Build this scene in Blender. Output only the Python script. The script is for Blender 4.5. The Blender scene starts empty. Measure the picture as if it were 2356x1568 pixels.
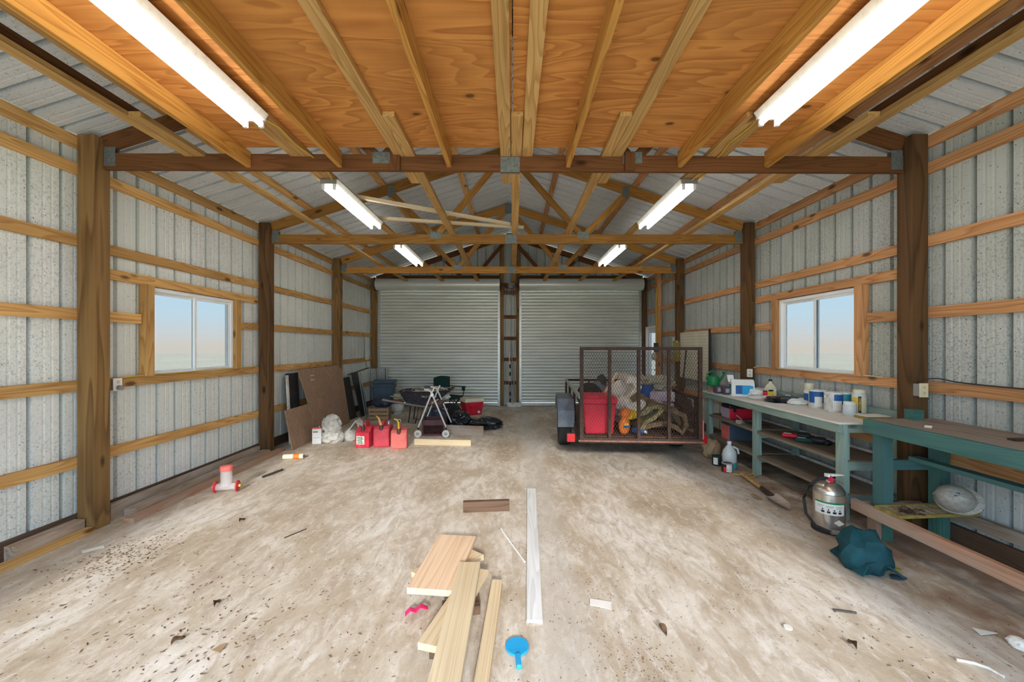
import bpy, bmesh, math, random
from mathutils import Vector, Matrix, noise
from math import radians as R, pi, sin, cos

scene = bpy.context.scene
COL = scene.collection
rng = random.Random(7)

# ------------------------------------------------------------------ camera
F = 925.0                      # focal length in px of the 2356 px wide frame
cam_d = bpy.data.cameras.new('camera')
cam_d.sensor_width = 36.0
cam_d.lens = 36.0 * F / 2356.0
cam_d.shift_x = -1.0 / 2356.0
cam_d.shift_y = 11.0 / 2356.0
cam_d.clip_start = 0.05
cam_d.clip_end = 500
cam = bpy.data.objects.new('camera', cam_d)
cam.location = (0, 0, 1.60)
cam.rotation_euler = (pi / 2, 0, 0)
COL.objects.link(cam)
scene.camera = cam

# ------------------------------------------------------------------ sky, sun, exposure
world = bpy.data.worlds.new('world')
scene.world = world
world.use_nodes = True
wn = world.node_tree
wn.nodes.clear()
wo = wn.nodes.new('ShaderNodeOutputWorld')
wb = wn.nodes.new('ShaderNodeBackground')
wr = wn.nodes.new('ShaderNodeValToRGB')
wx = wn.nodes.new('ShaderNodeSeparateXYZ')
wm = wn.nodes.new('ShaderNodeMapRange')
wc = wn.nodes.new('ShaderNodeTexCoord')
wn.links.new(wc.outputs['Generated'], wx.inputs[0])
wn.links.new(wx.outputs['Z'], wm.inputs['Value'])
wm.inputs['From Min'].default_value = -1
wm.inputs['From Max'].default_value = 1
wn.links.new(wm.outputs[0], wr.inputs[0])
wn.links.new(wr.outputs[0], wb.inputs[0])
wn.links.new(wb.outputs[0], wo.inputs[0])
e = wr.color_ramp.elements
e[0].position = 0.0; e[0].color = (.50, .46, .38, 1)
e[1].position = 0.5; e[1].color = (.53, .51, .46, 1)
for p, c in ((.510, (.51, .545, .55, 1)), (.532, (.44, .59, .68, 1)), (.565, (.39, .59, .74, 1)), (.70, (.48, .66, .86, 1)), (1.0, (.50, .66, .88, 1))):
    x = e.new(p); x.color = c
wb.inputs['Strength'].default_value = 2.8

sun_d = bpy.data.lights.new('sun', 'SUN')
sun_d.energy = 1.8
sun_d.angle = R(5)
sun_d.color = (1.0, .95, .87)
sun = bpy.data.objects.new('sun', sun_d)
sun.rotation_euler = (R(90 - 22), 0, R(3))
sun.location = (0, -20, 12)
COL.objects.link(sun)

vs = scene.view_settings
vs.view_transform = 'Standard'
vs.look = 'None'
vs.exposure = 1.2
vs.gamma = 1.0
vs.use_curve_mapping = False

# ------------------------------------------------------------------ node helpers
def newmat(name):
    m = bpy.data.materials.new(name)
    m.use_nodes = True
    nt = m.node_tree
    b = nt.nodes['Principled BSDF']
    return m, nt, b

def N(nt, t, **kw):
    n = nt.nodes.new(t)
    for k, v in kw.items():
        setattr(n, k, v)
    return n

def ramp(nt, src, stops, interp='LINEAR'):
    r = N(nt, 'ShaderNodeValToRGB')
    r.color_ramp.interpolation = interp
    el = r.color_ramp.elements
    while len(el) < len(stops):
        el.new(.5)
    for i, (p, c) in enumerate(stops):
        el[i].position = p
        el[i].color = (c[0], c[1], c[2], 1) if not isinstance(c, (int, float)) else (c, c, c, 1)
    nt.links.new(src, r.inputs[0])
    return r.outputs[0]

def mix(nt, fac, a, b, mode='MIX'):
    m = N(nt, 'ShaderNodeMix')
    m.data_type = 'RGBA'
    m.blend_type = mode
    for i, s in ((0, fac), (6, a), (7, b)):
        if isinstance(s, (int, float)):
            m.inputs[i].default_value = s
        elif isinstance(s, tuple):
            m.inputs[i].default_value = (s[0], s[1], s[2], 1)
        else:
            nt.links.new(s, m.inputs[i])
    return m.outputs[2]

def math_n(nt, op, a, b=None, c=None):
    m = N(nt, 'ShaderNodeMath', operation=op)
    for i, s in enumerate((a, b, c)):
        if s is None:
            continue
        if isinstance(s, (int, float)):
            m.inputs[i].default_value = s
        else:
            nt.links.new(s, m.inputs[i])
    return m.outputs[0]

def coords(nt, scale=(1, 1, 1), rnd=True, mode='Object'):
    tc = N(nt, 'ShaderNodeTexCoord')
    mp = N(nt, 'ShaderNodeMapping')
    mp.inputs['Scale'].default_value = scale
    nt.links.new(tc.outputs[mode], mp.inputs[0])
    if rnd:
        oi = N(nt, 'ShaderNodeObjectInfo')
        ml = math_n(nt, 'MULTIPLY', oi.outputs['Random'], 53.0)
        cx = N(nt, 'ShaderNodeCombineXYZ')
        for i in range(3):
            nt.links.new(ml, cx.inputs[i])
        nt.links.new(cx.outputs[0], mp.inputs['Location'])
    return mp.outputs[0]

def noise_n(nt, vec, scale, detail=3, rough=.55, dist=0):
    n = N(nt, 'ShaderNodeTexNoise')
    n.inputs['Scale'].default_value = scale
    n.inputs['Detail'].default_value = detail
    n.inputs['Roughness'].default_value = rough
    n.inputs['Distortion'].default_value = dist
    nt.links.new(vec, n.inputs['Vector'])
    return n.outputs['Fac']

def bump(nt, b, h, strength, dist=.01):
    bp = N(nt, 'ShaderNodeBump')
    bp.inputs['Strength'].default_value = strength
    bp.inputs['Distance'].default_value = dist
    nt.links.new(h, bp.inputs['Height'])
    nt.links.new(bp.outputs[0], b.inputs['Normal'])

# ------------------------------------------------------------------ materials
def plain(name, col, rough=.6, metal=0.0, var=.12, nscale=6.0, spec=.35, dirt=None):
    """painted / plastic / metal surface with a little mottling and optional dirt"""
    m, nt, b = newmat(name)
    v = coords(nt)
    f = noise_n(nt, v, nscale, 4)
    lo = tuple(c * (1 - var) for c in col)
    hi = tuple(min(1, c * (1 + var)) for c in col)
    out = ramp(nt, f, [(.3, lo), (.7, hi)])
    if dirt:
        f2 = noise_n(nt, v, nscale * 2.7, 5, .65)
        k = ramp(nt, f2, [(.5, 0.0), (.68, dirt[3] if len(dirt) > 3 else .7)])
        out = mix(nt, k, out, dirt[:3])
    nt.links.new(out, b.inputs['Base Color'])
    b.inputs['Roughness'].default_value = rough
    b.inputs['Metallic'].default_value = metal
    b.inputs['Specular IOR Level'].default_value = spec
    return m

def wood(name, dark, light, grain=12.0, knots=.5, stretch=(.55, 7, 7), rough=.72, tone=.22, grey=None):
    """grain runs along local X: contour lines of a stretched noise, plus knots"""
    m, nt, b = newmat(name)
    v = coords(nt, stretch)
    n1 = noise_n(nt, v, 1.0, 2, .4)
    bands = math_n(nt, 'FRACT', math_n(nt, 'MULTIPLY', n1, grain))
    c = ramp(nt, bands, [(0, light), (.55, tuple((l * .65 + d * .35) for l, d in zip(light, dark))), (.86, dark), (1, light)])
    vf = coords(nt, (stretch[0] * 2.5, stretch[1] * 9, stretch[2] * 9))
    fine = noise_n(nt, vf, 1.0, 2, .6)
    c = mix(nt, .28, c, ramp(nt, fine, [(.3, dark), (.7, light)]))
    vb = coords(nt, (.9, 1.3, 1.3))
    big = noise_n(nt, vb, 1.0, 2)
    c = mix(nt, ramp(nt, big, [(.42, 0.0), (.75, .45)]), c, tuple(x * .72 for x in dark))
    if grey:
        gb = noise_n(nt, coords(nt, (1.1, 3, 3)), 1.3, 4)
        c = mix(nt, ramp(nt, gb, [(.38, 0.0), (.62, .85)]), c, grey)
    if knots:
        vo = N(nt, 'ShaderNodeTexVoronoi')
        vo.inputs['Scale'].default_value = 1.0
        nt.links.new(coords(nt, (2.6, 6.5, 6.5)), vo.inputs['Vector'])
        d = vo.outputs['Distance']
        sep = N(nt, 'ShaderNodeSeparateColor')
        nt.links.new(vo.outputs['Color'], sep.inputs[0])
        pick = math_n(nt, 'GREATER_THAN', sep.outputs[0], 1 - knots)
        k = math_n(nt, 'MULTIPLY', ramp(nt, d, [(.10, .9), (.2, 0.0)]), pick)
        c = mix(nt, k, c, tuple(x * .3 for x in dark))
    oi = N(nt, 'ShaderNodeObjectInfo')
    t = math_n(nt, 'MULTIPLY_ADD', oi.outputs['Random'], 2 * tone, 1 - tone)
    hsv = N(nt, 'ShaderNodeHueSaturation')
    nt.links.new(c, hsv.inputs['Color'])
    nt.links.new(t, hsv.inputs['Value'])
    nt.links.new(hsv.outputs[0], b.inputs['Base Color'])
    b.inputs['Roughness'].default_value = rough
    b.inputs['Specular IOR Level'].default_value = .25
    bump(nt, b, fine, .15, .004)
    return m

def plywood_mat(name, dark, light, sx=.55, sy=2.6, knots=.5, kscale=3.2):
    m, nt, b = newmat(name)
    v = coords(nt, (sx, sy, 1))
    n1 = noise_n(nt, v, 1.0, 3, .45, .25)
    bands = math_n(nt, 'FRACT', math_n(nt, 'MULTIPLY', n1, 17))
    mid = tuple(.5 * (a + q) for a, q in zip(dark, light))
    c = ramp(nt, bands, [(0, light), (.5, mid), (.9, dark), (1, light)])
    c = mix(nt, .22, c, light)
    big = noise_n(nt, coords(nt, (.8, 1.4, 1)), 1.1, 3)
    c = mix(nt, ramp(nt, big, [(.4, 0.0), (.72, .6)]), c, tuple(x * .62 for x in light))
    fine = noise_n(nt, coords(nt, (2.5, 38, 38)), 1, 2)
    c = mix(nt, .18, c, ramp(nt, fine, [(.35, dark), (.65, light)]))
    if knots:
        vo = N(nt, 'ShaderNodeTexVoronoi')
        nt.links.new(coords(nt, (kscale, kscale * 1.5, 1)), vo.inputs['Vector'])
        vo.inputs['Scale'].default_value = 1.0
        sep = N(nt, 'ShaderNodeSeparateColor')
        nt.links.new(vo.outputs['Color'], sep.inputs[0])
        pick = math_n(nt, 'GREATER_THAN', sep.outputs[0], 1 - knots)
        k = math_n(nt, 'MULTIPLY', ramp(nt, vo.outputs['Distance'], [(.085, .88), (.115, .25), (.19, 0.0)]), pick)
        c = mix(nt, k, c, tuple(x * .16 for x in light))
    nt.links.new(c, b.inputs['Base Color'])
    b.inputs['Roughness'].default_value = .7
    b.inputs['Specular IOR Level'].default_value = .2
    return m

def sheet_metal(name, col, speck=.8, green=None, metal=.0, rough=.45, sc=(1, 1, 1)):
    m, nt, b = newmat(name)
    v = coords(nt, sc, rnd=False)
    f = noise_n(nt, v, 1.6, 4)
    c = ramp(nt, f, [(.3, tuple(x * .84 for x in col)), (.7, col)])
    if green:
        c = mix(nt, ramp(nt, noise_n(nt, v, .9, 3), [(.42, 0.0), (.65, .75)]), c, green)
    # mildew specks: dense fine dots gated by a larger patchiness
    vo = N(nt, 'ShaderNodeTexVoronoi')
    vo.inputs['Scale'].default_value = 66
    nt.links.new(coords(nt, (1, 1, .8), rnd=False), vo.inputs['Vector'])
    sep = N(nt, 'ShaderNodeSeparateColor')
    nt.links.new(vo.outputs['Color'], sep.inputs[0])
    patch = noise_n(nt, v, 2.3, 3)
    thr = math_n(nt, 'MULTIPLY_ADD', patch, -1.05, 1.33)
    pick = math_n(nt, 'GREATER_THAN', sep.outputs[0], thr)
    size = math_n(nt, 'MULTIPLY_ADD', sep.outputs[1], .24, .08)
    dot = math_n(nt, 'LESS_THAN', vo.outputs['Distance'], size)
    k = math_n(nt, 'MULTIPLY', math_n(nt, 'MULTIPLY', pick, dot), speck)
    c = mix(nt, k, c, (.05, .05, .055))
    fine = noise_n(nt, v, 60, 4, .75)
    gate = ramp(nt, noise_n(nt, v, 1.1, 3), [(.36, .15), (.62, 1.0)])
    c = mix(nt, math_n(nt, 'MULTIPLY', gate, ramp(nt, fine, [(.50, 0.0), (.66, min(1, .62 * speck))])), c, (.10, .10, .095))
    nt.links.new(c, b.inputs['Base Color'])
    b.inputs['Roughness'].default_value = rough
    b.inputs['Metallic'].default_value = metal
    b.inputs['Specular IOR Level'].default_value = .35
    return m

M = {}
M['girt'] = wood('pine_girt', (.42, .20, .06), (.74, .45, .17), knots=.42)
M['girt_r'] = wood('pine_girt_red', (.36, .15, .055), (.66, .36, .17), knots=.42)
M['post'] = wood('treated_post', (.13, .066, .022), (.33, .19, .07), grain=9, stretch=(.4, 4, 4), knots=.3, tone=.1)
M['post_dark'] = wood('dark_post', (.065, .033, .014), (.16, .083, .034), grain=9, stretch=(.4, 4, 4), knots=.3, tone=.1)
M['truss'] = wood('truss_pine', (.27, .115, .022), (.46, .23, .055), knots=.35)
M['truss_dark'] = wood('truss_brown', (.10, .038, .012), (.18, .075, .024), knots=.3, tone=.08)
M['joist'] = wood('yellow_joist', (.36, .15, .025), (.62, .32, .075), knots=.35, tone=.1)
M['flat'] = wood('pale_pine', (.38, .20, .06), (.64, .40, .15), knots=.3, tone=.1)
M['lumber'] = wood('fresh_lumber', (.60, .45, .27), (.79, .66, .46), grain=10, stretch=(.22, 12, 12), knots=.2, tone=.06)
M['lumber_red'] = wood('orange_lumber', (.66, .43, .27), (.83, .62, .44), grain=10, stretch=(.25, 8, 8), knots=.12, tone=.04)
M['old'] = wood('weathered_wood', (.20, .13, .085), (.44, .32, .23), knots=.2, grey=(.44, .38, .33))
M['old_dark'] = wood('dark_old_wood', (.07, .04, .025), (.15, .09, .06), knots=.2)
M['reddish'] = wood('reddish_lumber', (.30, .13, .07), (.52, .28, .17), knots=.25, grey=(.38, .29, .23))
M['plyroof'] = plywood_mat('orange_plywood', (.34, .115, .025), (.66, .29, .075))
M['plysheet'] = plywood_mat('brown_plywood', (.26, .15, .095), (.43, .28, .19), knots=0)
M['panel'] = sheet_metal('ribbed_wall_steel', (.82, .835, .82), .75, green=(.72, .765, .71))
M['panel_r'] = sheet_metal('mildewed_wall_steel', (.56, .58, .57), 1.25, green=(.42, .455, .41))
M['roof'] = sheet_metal('galvanised_roof_steel', (.70, .73, .745), .75, metal=.0, rough=.42)
M['door'] = sheet_metal('rollup_steel', (.78, .80, .75), .12, metal=.2, rough=.34, sc=(.6, 1, 2.2))
M['galv'] = plain('galvanised', (.48, .50, .50), .42, .75, .15, 14)
M['plate'] = plain('truss_plate', (.20, .235, .235), .5, .55, .25, 40)
M['steel'] = plain('steel', (.55, .55, .54), .32, .85, .1, 10)
M['stainless'] = plain('brushed_stainless', (.58, .54, .49), .30, .9, .12, 8)
M['rust'] = plain('rusty_iron', (.055, .033, .026), .75, .15, .35, 18, dirt=(.11, .05, .03, .6))
M['rust_red'] = plain('rusty_edge', (.22, .105, .07), .75, .1, .3, 18)
M['black'] = plain('black_plastic', (.022, .022, .025), .45, 0, .3, 6)
M['rubber'] = plain('rubber', (.028, .028, .03), .8, 0, .25, 12)
M['white'] = plain('white_paint', (.80, .80, .78), .5, 0, .06, 5)
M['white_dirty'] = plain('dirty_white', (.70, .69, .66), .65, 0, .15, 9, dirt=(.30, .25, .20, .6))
M['trimwhite'] = wood('white_painted_board', (.62, .63, .64), (.82, .83, .84), knots=0, tone=.02)
M['vinyl'] = plain('window_vinyl', (.85, .86, .87), .45, 0, .04, 3)
M['tube'] = plain('fluorescent_tube', (.90, .90, .86), .25, 0, .03, 3)
def added_glow_tube():
    m, nt, b = newmat('fluorescent_tube_added_glow')
    f = noise_n(nt, coords(nt), 3, 2)
    nt.links.new(ramp(nt, f, [(.3, (1, .95, .86)), (.7, (1, .97, .90))]), b.inputs['Emission Color'])
    b.inputs['Base Color'].default_value = (.9, .9, .86, 1)
    b.inputs['Emission Strength'].default_value = LAMP
    return m
LAMP = 6.0  # glow added to brighten the barn; the real tubes look unlit
M['tube'] = added_glow_tube()
M['enamel'] = plain('lamp_enamel', (.78, .78, .73), .35, 0, .06, 6, dirt=(.40, .34, .26, .35))
M['cream'] = plain('cream_plastic', (.72, .64, .44), .45, 0, .05, 5)
M['grey'] = plain('grey_plastic', (.26, .25, .24), .5, 0, .1, 5)
M['red'] = plain('red_plastic', (.70, .020, .055), .42, 0, .15, 5)
M['gas_a'] = plain('fuel_red', (.66, .030, .060), .45, 0, .15, 7, dirt=(.62, .24, .25, .35))
M['gas_b'] = plain('fuel_red_dusty', (.62, .060, .090), .5, 0, .18, 7, dirt=(.42, .10, .12, .6))
M['gas_c'] = plain('fuel_red_faded', (.76, .16, .14), .5, 0, .14, 7, dirt=(.52, .22, .18, .6))
M['yellow'] = plain('yellow_plastic', (.80, .55, .05), .45, 0, .1, 6)
M['yellow_old'] = plain('old_yellow_paint', (.30, .225, .05), .6, 0, .3, 12, dirt=(.16, .12, .06, .7))
M['amber'] = plain('amber_plastic', (.72, .40, .12), .45, 0, .1, 6)
M['orange'] = plain('orange_label', (.80, .20, .03), .5, 0, .1, 6)
M['blue'] = plain('blue_label', (.02, .10, .34), .45, 0, .12, 6)
M['teal_lab'] = plain('teal_label', (.02, .24, .30), .4, 0, .12, 6)
M['paddle'] = plain('sky_blue_rubber', (.02, .36, .72), .5, 0, .05, 5)
M['tote'] = plain('slate_blue_plastic', (.055, .085, .125), .5, 0, .15, 5)
M['barrow'] = plain('wheelbarrow_tray', (.040, .042, .065), .5, 0, .3, 7, dirt=(.20, .15, .11, .5))
M['maroon'] = plain('maroon_plastic', (.105, .042, .045), .5, 0, .2, 9)
M['green'] = plain('green_plastic', (.015, .22, .075), .4, 0, .1, 6)
M['canvas'] = plain('dark_green_canvas', (.012, .055, .048), .8, 0, .25, 20)
M['tealcloth'] = plain('teal_cloth', (.006, .060, .078), .75, 0, .4, 9)
M['bag'] = plain('black_bag', (.016, .018, .024), .22, 0, .2, 8, spec=.6)
M['bag_blue'] = plain('dark_blue_bag', (.03, .04, .075), .35, 0, .3, 8)
M['sack'] = plain('white_sack', (.70, .68, .63), .7, 0, .14, 7, dirt=(.36, .27, .18, .75))
M['lilac'] = plain('lilac_foam', (.50, .40, .47), .8, 0, .15, 10)
M['straw'] = plain('straw', (.36, .33, .26), .9, 0, .4, 34)
M['rug'] = plain('pale_rug', (.74, .68, .61), .95, 0, .14, 26)
M['rug_brown'] = plain('brown_rug', (.17, .115, .065), .95, 0, .5, 30)
M['camo'] = plain('olive_rug', (.22, .19, .075), .95, 0, .55, 22, dirt=(.50, .46, .34, .8))
M['benchlight'] = wood('mint_painted_wood', (.18, .27, .235), (.35, .46, .40), knots=.15, grey=(.25, .34, .31), tone=.08)
M['benchdark'] = wood('green_painted_wood', (.035, .12, .10), (.085, .225, .175), knots=.1, grey=(.06, .13, .14), tone=.05)
M['benchtop'] = wood('worn_window_lit_top', (.68, .62, .55), (.88, .83, .76), knots=.1, tone=.04)  # pale top, lightened further to carry window light in its colour
M['benchtop2'] = wood('stained_top', (.15, .105, .08), (.40, .32, .27), knots=.1, grey=(.26, .22, .19), tone=.04)
M['shelf'] = wood('dusty_shelf', (.15, .115, .085), (.27, .215, .16), knots=.1, tone=.06)
M['peg'] = plain('pegboard', (.66, .61, .48), .7, 0, .08, 5)
M['hat'] = plain('dusty_hard_hat', (.36, .345, .31), .6, 0, .2, 30, dirt=(.18, .16, .14, .6))
M['leaf'] = plain('dry_leaf', (.13, .075, .04), .9, 0, .5, 3)
M['paper'] = plain('paper', (.80, .78, .74), .8, 0, .05, 6)
M['pink'] = plain('pink_ribbon', (.75, .03, .17), .6, 0, .12, 6)
M['red_lamp'] = plain('tail_lamp', (.50, .015, .02), .25, 0, .1, 8)
M['fender'] = plain('blue_grey_fender', (.15, .185, .235), .5, .1, .15, 8, dirt=(.24, .13, .07, .7))
M['cable'] = plain('yellow_cable', (.66, .42, .06), .5, 0, .08, 5)
M['wire'] = plain('pale_cable', (.70, .62, .45), .5, 0, .08, 5)
M['chain'] = plain('chain', (.40, .34, .26), .45, .7, .2, 20)
M['ground'] = plain('dry_field', (.84, .68, .46), .95, 0, .08, .15)
M['mortar'] = plain('cardboard', (.40, .27, .16), .85, 0, .12, 6)
M['cooler_lid'] = plain('cream_lid', (.72, .69, .52), .5, 0, .06, 5)
M['purple'] = plain('purple_pot', (.085, .075, .115), .5, 0, .3, 8)
M['stick'] = plain('dark_stick', (.05, .042, .036), .9, 0, .3, 12)
M['insul'] = plain('dark_panel', (.035, .033, .034), .8, 0, .3, 6)

def glass(name, tint, rough=.02, body=.0):
    """thin pane: tinted transmission with a faint sheen"""
    m, nt, b = newmat(name)
    nt.nodes.remove(b)
    out = nt.nodes['Material Output']
    t = N(nt, 'ShaderNodeBsdfTransparent')
    t.inputs[0].default_value = (*tint, 1)
    g = N(nt, 'ShaderNodeBsdfGlossy')
    g.inputs['Roughness'].default_value = rough
    g.inputs[0].default_value = (.9, .9, .9, 1)
    lw = N(nt, 'ShaderNodeLayerWeight')
    lw.inputs[0].default_value = .25
    ms = N(nt, 'ShaderNodeMixShader')
    nt.links.new(math_n(nt, 'MULTIPLY', lw.outputs['Fresnel'], .12), ms.inputs[0])
    nt.links.new(t.outputs[0], ms.inputs[1])
    nt.links.new(g.outputs[0], ms.inputs[2])
    nt.links.new(ms.outputs[0], out.inputs[0])
    return m
M['pane'] = glass('tinted_pane', (.45, .45, .45))  # tint added to dim the overbright sky seen through the glass
M['pane_door'] = glass('door_pane', (.42, .43, .44))
def clear_plastic(name, tint, alpha):
    m, nt, b = newmat(name)
    f = noise_n(nt, coords(nt), 9, 2)
    nt.links.new(ramp(nt, f, [(.3, tuple(x * .93 for x in tint)), (.7, tint)]), b.inputs['Base Color'])
    b.inputs['Roughness'].default_value = .15
    b.inputs['Alpha'].default_value = alpha
    return m
M['clear'] = clear_plastic('clear_plastic', (.85, .82, .84), .35)
M['milky'] = clear_plastic('milky_plastic', (.75, .80, .82), .8)
M['bluefluid'] = clear_plastic('blue_fluid', (.05, .42, .52), .9)

def concrete():
    m, nt, b = newmat('dusty_concrete')
    v = coords(nt, rnd=False)
    a = noise_n(nt, coords(nt, (1.0, .6, 1), rnd=False), 1.5, 5, .62, .5)
    c = ramp(nt, a, [(.30, (.36, .285, .20)), (.44, (.53, .445, .345)), (.56, (.69, .625, .545)), (.70, (.80, .765, .72))])
    # broom-swept smears of dust
    s = noise_n(nt, coords(nt, (3.4, 1.1, 1), rnd=False), 2.4, 5, .68, 1.1)
    c = mix(nt, ramp(nt, s, [(.44, 0.0), (.62, .7)]), c, (.42, .33, .24))
    s2 = noise_n(nt, coords(nt, (5, 2.2, 1), rnd=False), 3.1, 5, .7, .8)
    c = mix(nt, ramp(nt, s2, [(.50, 0.0), (.70, .5)]), c, (.88, .855, .82))
    # paler trowelled strip down the middle
    tc = N(nt, 'ShaderNodeTexCoord'); sx = N(nt, 'ShaderNodeSeparateXYZ')
    nt.links.new(tc.outputs['Object'], sx.inputs[0])
    wob = math_n(nt, 'MULTIPLY_ADD', noise_n(nt, v, 3.0, 3), .10, sx.outputs['X'])
    d = math_n(nt, 'ABSOLUTE', math_n(nt, 'SUBTRACT', wob, .34))
    band = ramp(nt, d, [(.08, .45), (.2, 0.0)])
    c = mix(nt, band, c, (.58, .55, .51))
    # grit and specks
    g = noise_n(nt, v, 95, 3, .75)
    c = mix(nt, ramp(nt, g, [(.62, 0.0), (.72, .75)]), c, (.10, .075, .055))
    g2 = noise_n(nt, v, 28, 4, .7)
    c = mix(nt, ramp(nt, g2, [(.60, 0.0), (.74, .7)]), c, (.17, .125, .09))
    # iron-red soil along the benches, darkened also for the shade that falls there
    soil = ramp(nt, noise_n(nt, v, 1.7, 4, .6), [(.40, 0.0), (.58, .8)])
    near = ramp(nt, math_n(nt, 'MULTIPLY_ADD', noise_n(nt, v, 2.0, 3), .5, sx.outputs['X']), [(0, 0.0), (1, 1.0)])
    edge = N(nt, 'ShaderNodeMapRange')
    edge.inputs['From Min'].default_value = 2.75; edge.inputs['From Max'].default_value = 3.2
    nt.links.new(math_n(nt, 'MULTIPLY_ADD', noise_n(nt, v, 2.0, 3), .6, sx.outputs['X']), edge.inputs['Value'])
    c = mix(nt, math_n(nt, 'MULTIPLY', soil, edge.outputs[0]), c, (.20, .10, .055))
    nt.links.new(c, b.inputs['Base Color'])
    r = ramp(nt, a, [(.3, .75), (.7, .5)])
    nt.links.new(r, b.inputs['Roughness'])
    b.inputs['Specular IOR Level'].default_value = .4
    bump(nt, b, noise_n(nt, v, 30, 4, .7), .25, .006)
    return m
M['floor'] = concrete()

# ------------------------------------------------------------------ geometry helpers
class G:
    def __init__(s): s.bm = bmesh.new()
    def box(s, x0, x1, y0, y1, z0, z1, mat=None):
        v = [s.bm.verts.new((x, y, z)) for x in (x0, x1) for y in (y0, y1) for z in (z0, z1)]
        if mat is not None:
            for q in v: q.co = mat @ q.co
        for f in ((0, 1, 3, 2), (4, 6, 7, 5), (0, 4, 5, 1), (2, 3, 7, 6), (0, 2, 6, 4), (1, 5, 7, 3)):
            s.bm.faces.new([v[i] for i in f])
        return s
    def cbox(s, c, d, rot=(0, 0, 0)):
        from mathutils import Euler
        m = Matrix.Translation(c) @ Euler(rot).to_matrix().to_4x4()
        return s.box(-d[0] / 2, d[0] / 2, -d[1] / 2, d[1] / 2, -d[2] / 2, d[2] / 2, m)
    def taper(s, c, d0, d1, h, rot=0):
        """frustum with rectangular base d0 and top d1, base centre c"""
        m = Matrix.Translation(c) @ Matrix.Rotation(rot, 4, 'Z')
        lo = [s.bm.verts.new(m @ Vector((sx * d0[0] / 2, sy * d0[1] / 2, 0))) for sx, sy in ((-1, -1), (1, -1), (1, 1), (-1, 1))]
        hi = [s.bm.verts.new(m @ Vector((sx * d1[0] / 2, sy * d1[1] / 2, h))) for sx, sy in ((-1, -1), (1, -1), (1, 1), (-1, 1))]
        s.bm.faces.new(lo[::-1]); s.bm.faces.new(hi)
        for i in range(4):
            j = (i + 1) % 4
            s.bm.faces.new((lo[i], lo[j], hi[j], hi[i]))
        return s
    def lathe(s, prof, seg=20, c=(0, 0, 0), axis='Z', cap=True):
        rings = []
        for r, z in prof:
            ring = []
            for i in range(seg):
                a = 2 * pi * i / seg
                p = Vector((r * cos(a), r * sin(a), z))
                if axis == 'X': p = Vector((p.z, p.x, p.y))
                elif axis == 'Y': p = Vector((p.x, p.z, p.y))
                ring.append(s.bm.verts.new(p + Vector(c)))
            rings.append(ring)
        for a, b in zip(rings, rings[1:]):
            for i in range(seg):
                j = (i + 1) % seg
                s.bm.faces.new((a[i], a[j], b[j], b[i]))
        if cap:
            if prof[0][0] > 1e-5: s.bm.faces.new(rings[0][::-1])
            if prof[-1][0] > 1e-5: s.bm.faces.new(rings[-1])
        return s
    def tube(s, pts, r, seg=8, closed=False):
        pts = [Vector(p) for p in pts]
        rings = []
        n = len(pts)
        up = Vector((0, 0, 1))
        for i, p in enumerate(pts):
            if closed: t = pts[(i + 1) % n] - pts[i - 1]
            else: t = pts[min(i + 1, n - 1)] - pts[max(i - 1, 0)]
            t.normalize()
            u = up if abs(t.dot(up)) < .95 else Vector((1, 0, 0))
            a = t.cross(u).normalized(); b = t.cross(a).normalized()
            rr = r[i] if isinstance(r, (list, tuple)) else r
            rings.append([s.bm.verts.new(p + rr * (cos(2 * pi * k / seg) * a + sin(2 * pi * k / seg) * b)) for k in range(seg)])
        m = n if closed else n - 1
        for i in range(m):
            a, b = rings[i], rings[(i + 1) % n]
            for k in range(seg):
                j = (k + 1) % seg
                s.bm.faces.new((a[k], a[j], b[j], b[k]))
        if not closed:
            s.bm.faces.new(rings[0][::-1]); s.bm.faces.new(rings[-1])
        return s
    def prism(s, poly, h0, h1, axis='Z'):
        """poly 2-D outline extruded h0..h1; axis Z: (x,y), Y: (x,z), X: (y,z)"""
        def P(a, b, h):
            return {'Z': (a, b, h), 'Y': (a, h, b), 'X': (h, a, b)}[axis]
        lo = [s.bm.verts.new(P(a, b, h0)) for a, b in poly]
        hi = [s.bm.verts.new(P(a, b, h1)) for a, b in poly]
        n = len(poly)
        s.bm.faces.new(lo[::-1]); s.bm.faces.new(hi)
        for i in range(n):
            j = (i + 1) % n
            s.bm.faces.new((lo[i], lo[j], hi[j], hi[i]))
        return s
    def ribbon(s, path, y0, y1, t, axis='Y', wob=0, seed=0):
        """thick strip following a 2-D path, extruded along axis (folded rugs, cloth)"""
        n = len(path); nor = []
        for i in range(n):
            a = Vector(path[max(i - 1, 0)]); b = Vector(path[min(i + 1, n - 1)])
            d = (b - a).normalized(); nor.append(Vector((-d.y, d.x)))
        k = 7
        def P(a, b, h): return (a, h, b) if axis == 'Y' else (h, a, b)
        grid = []
        for side in (1, -1):
            rows = []
            for j in range(k + 1):
                y = y0 + (y1 - y0) * j / k
                row = []
                for i in range(n):
                    w = wob * noise.noise((path[i][0] * 6 + seed, path[i][1] * 6, y * 5)) if wob else 0
                    q = Vector(path[i]) + nor[i] * (side * t / 2 + w)
                    row.append(s.bm.verts.new(P(q.x, q.y, y + wob * .8 * noise.noise((i * .7, seed + 3, j * .9)))))
                rows.append(row)
            grid.append(rows)
        A, B = grid
        for j in range(k):
            for i in range(n - 1):
                s.bm.faces.new((A[j][i], A[j][i + 1], A[j + 1][i + 1], A[j + 1][i]))
                s.bm.faces.new((B[j][i], B[j + 1][i], B[j + 1][i + 1], B[j][i + 1]))
        for j in range(k):
            for i in (0, n - 1):
                s.bm.faces.new((A[j][i], A[j + 1][i], B[j + 1][i], B[j][i]))
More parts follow.
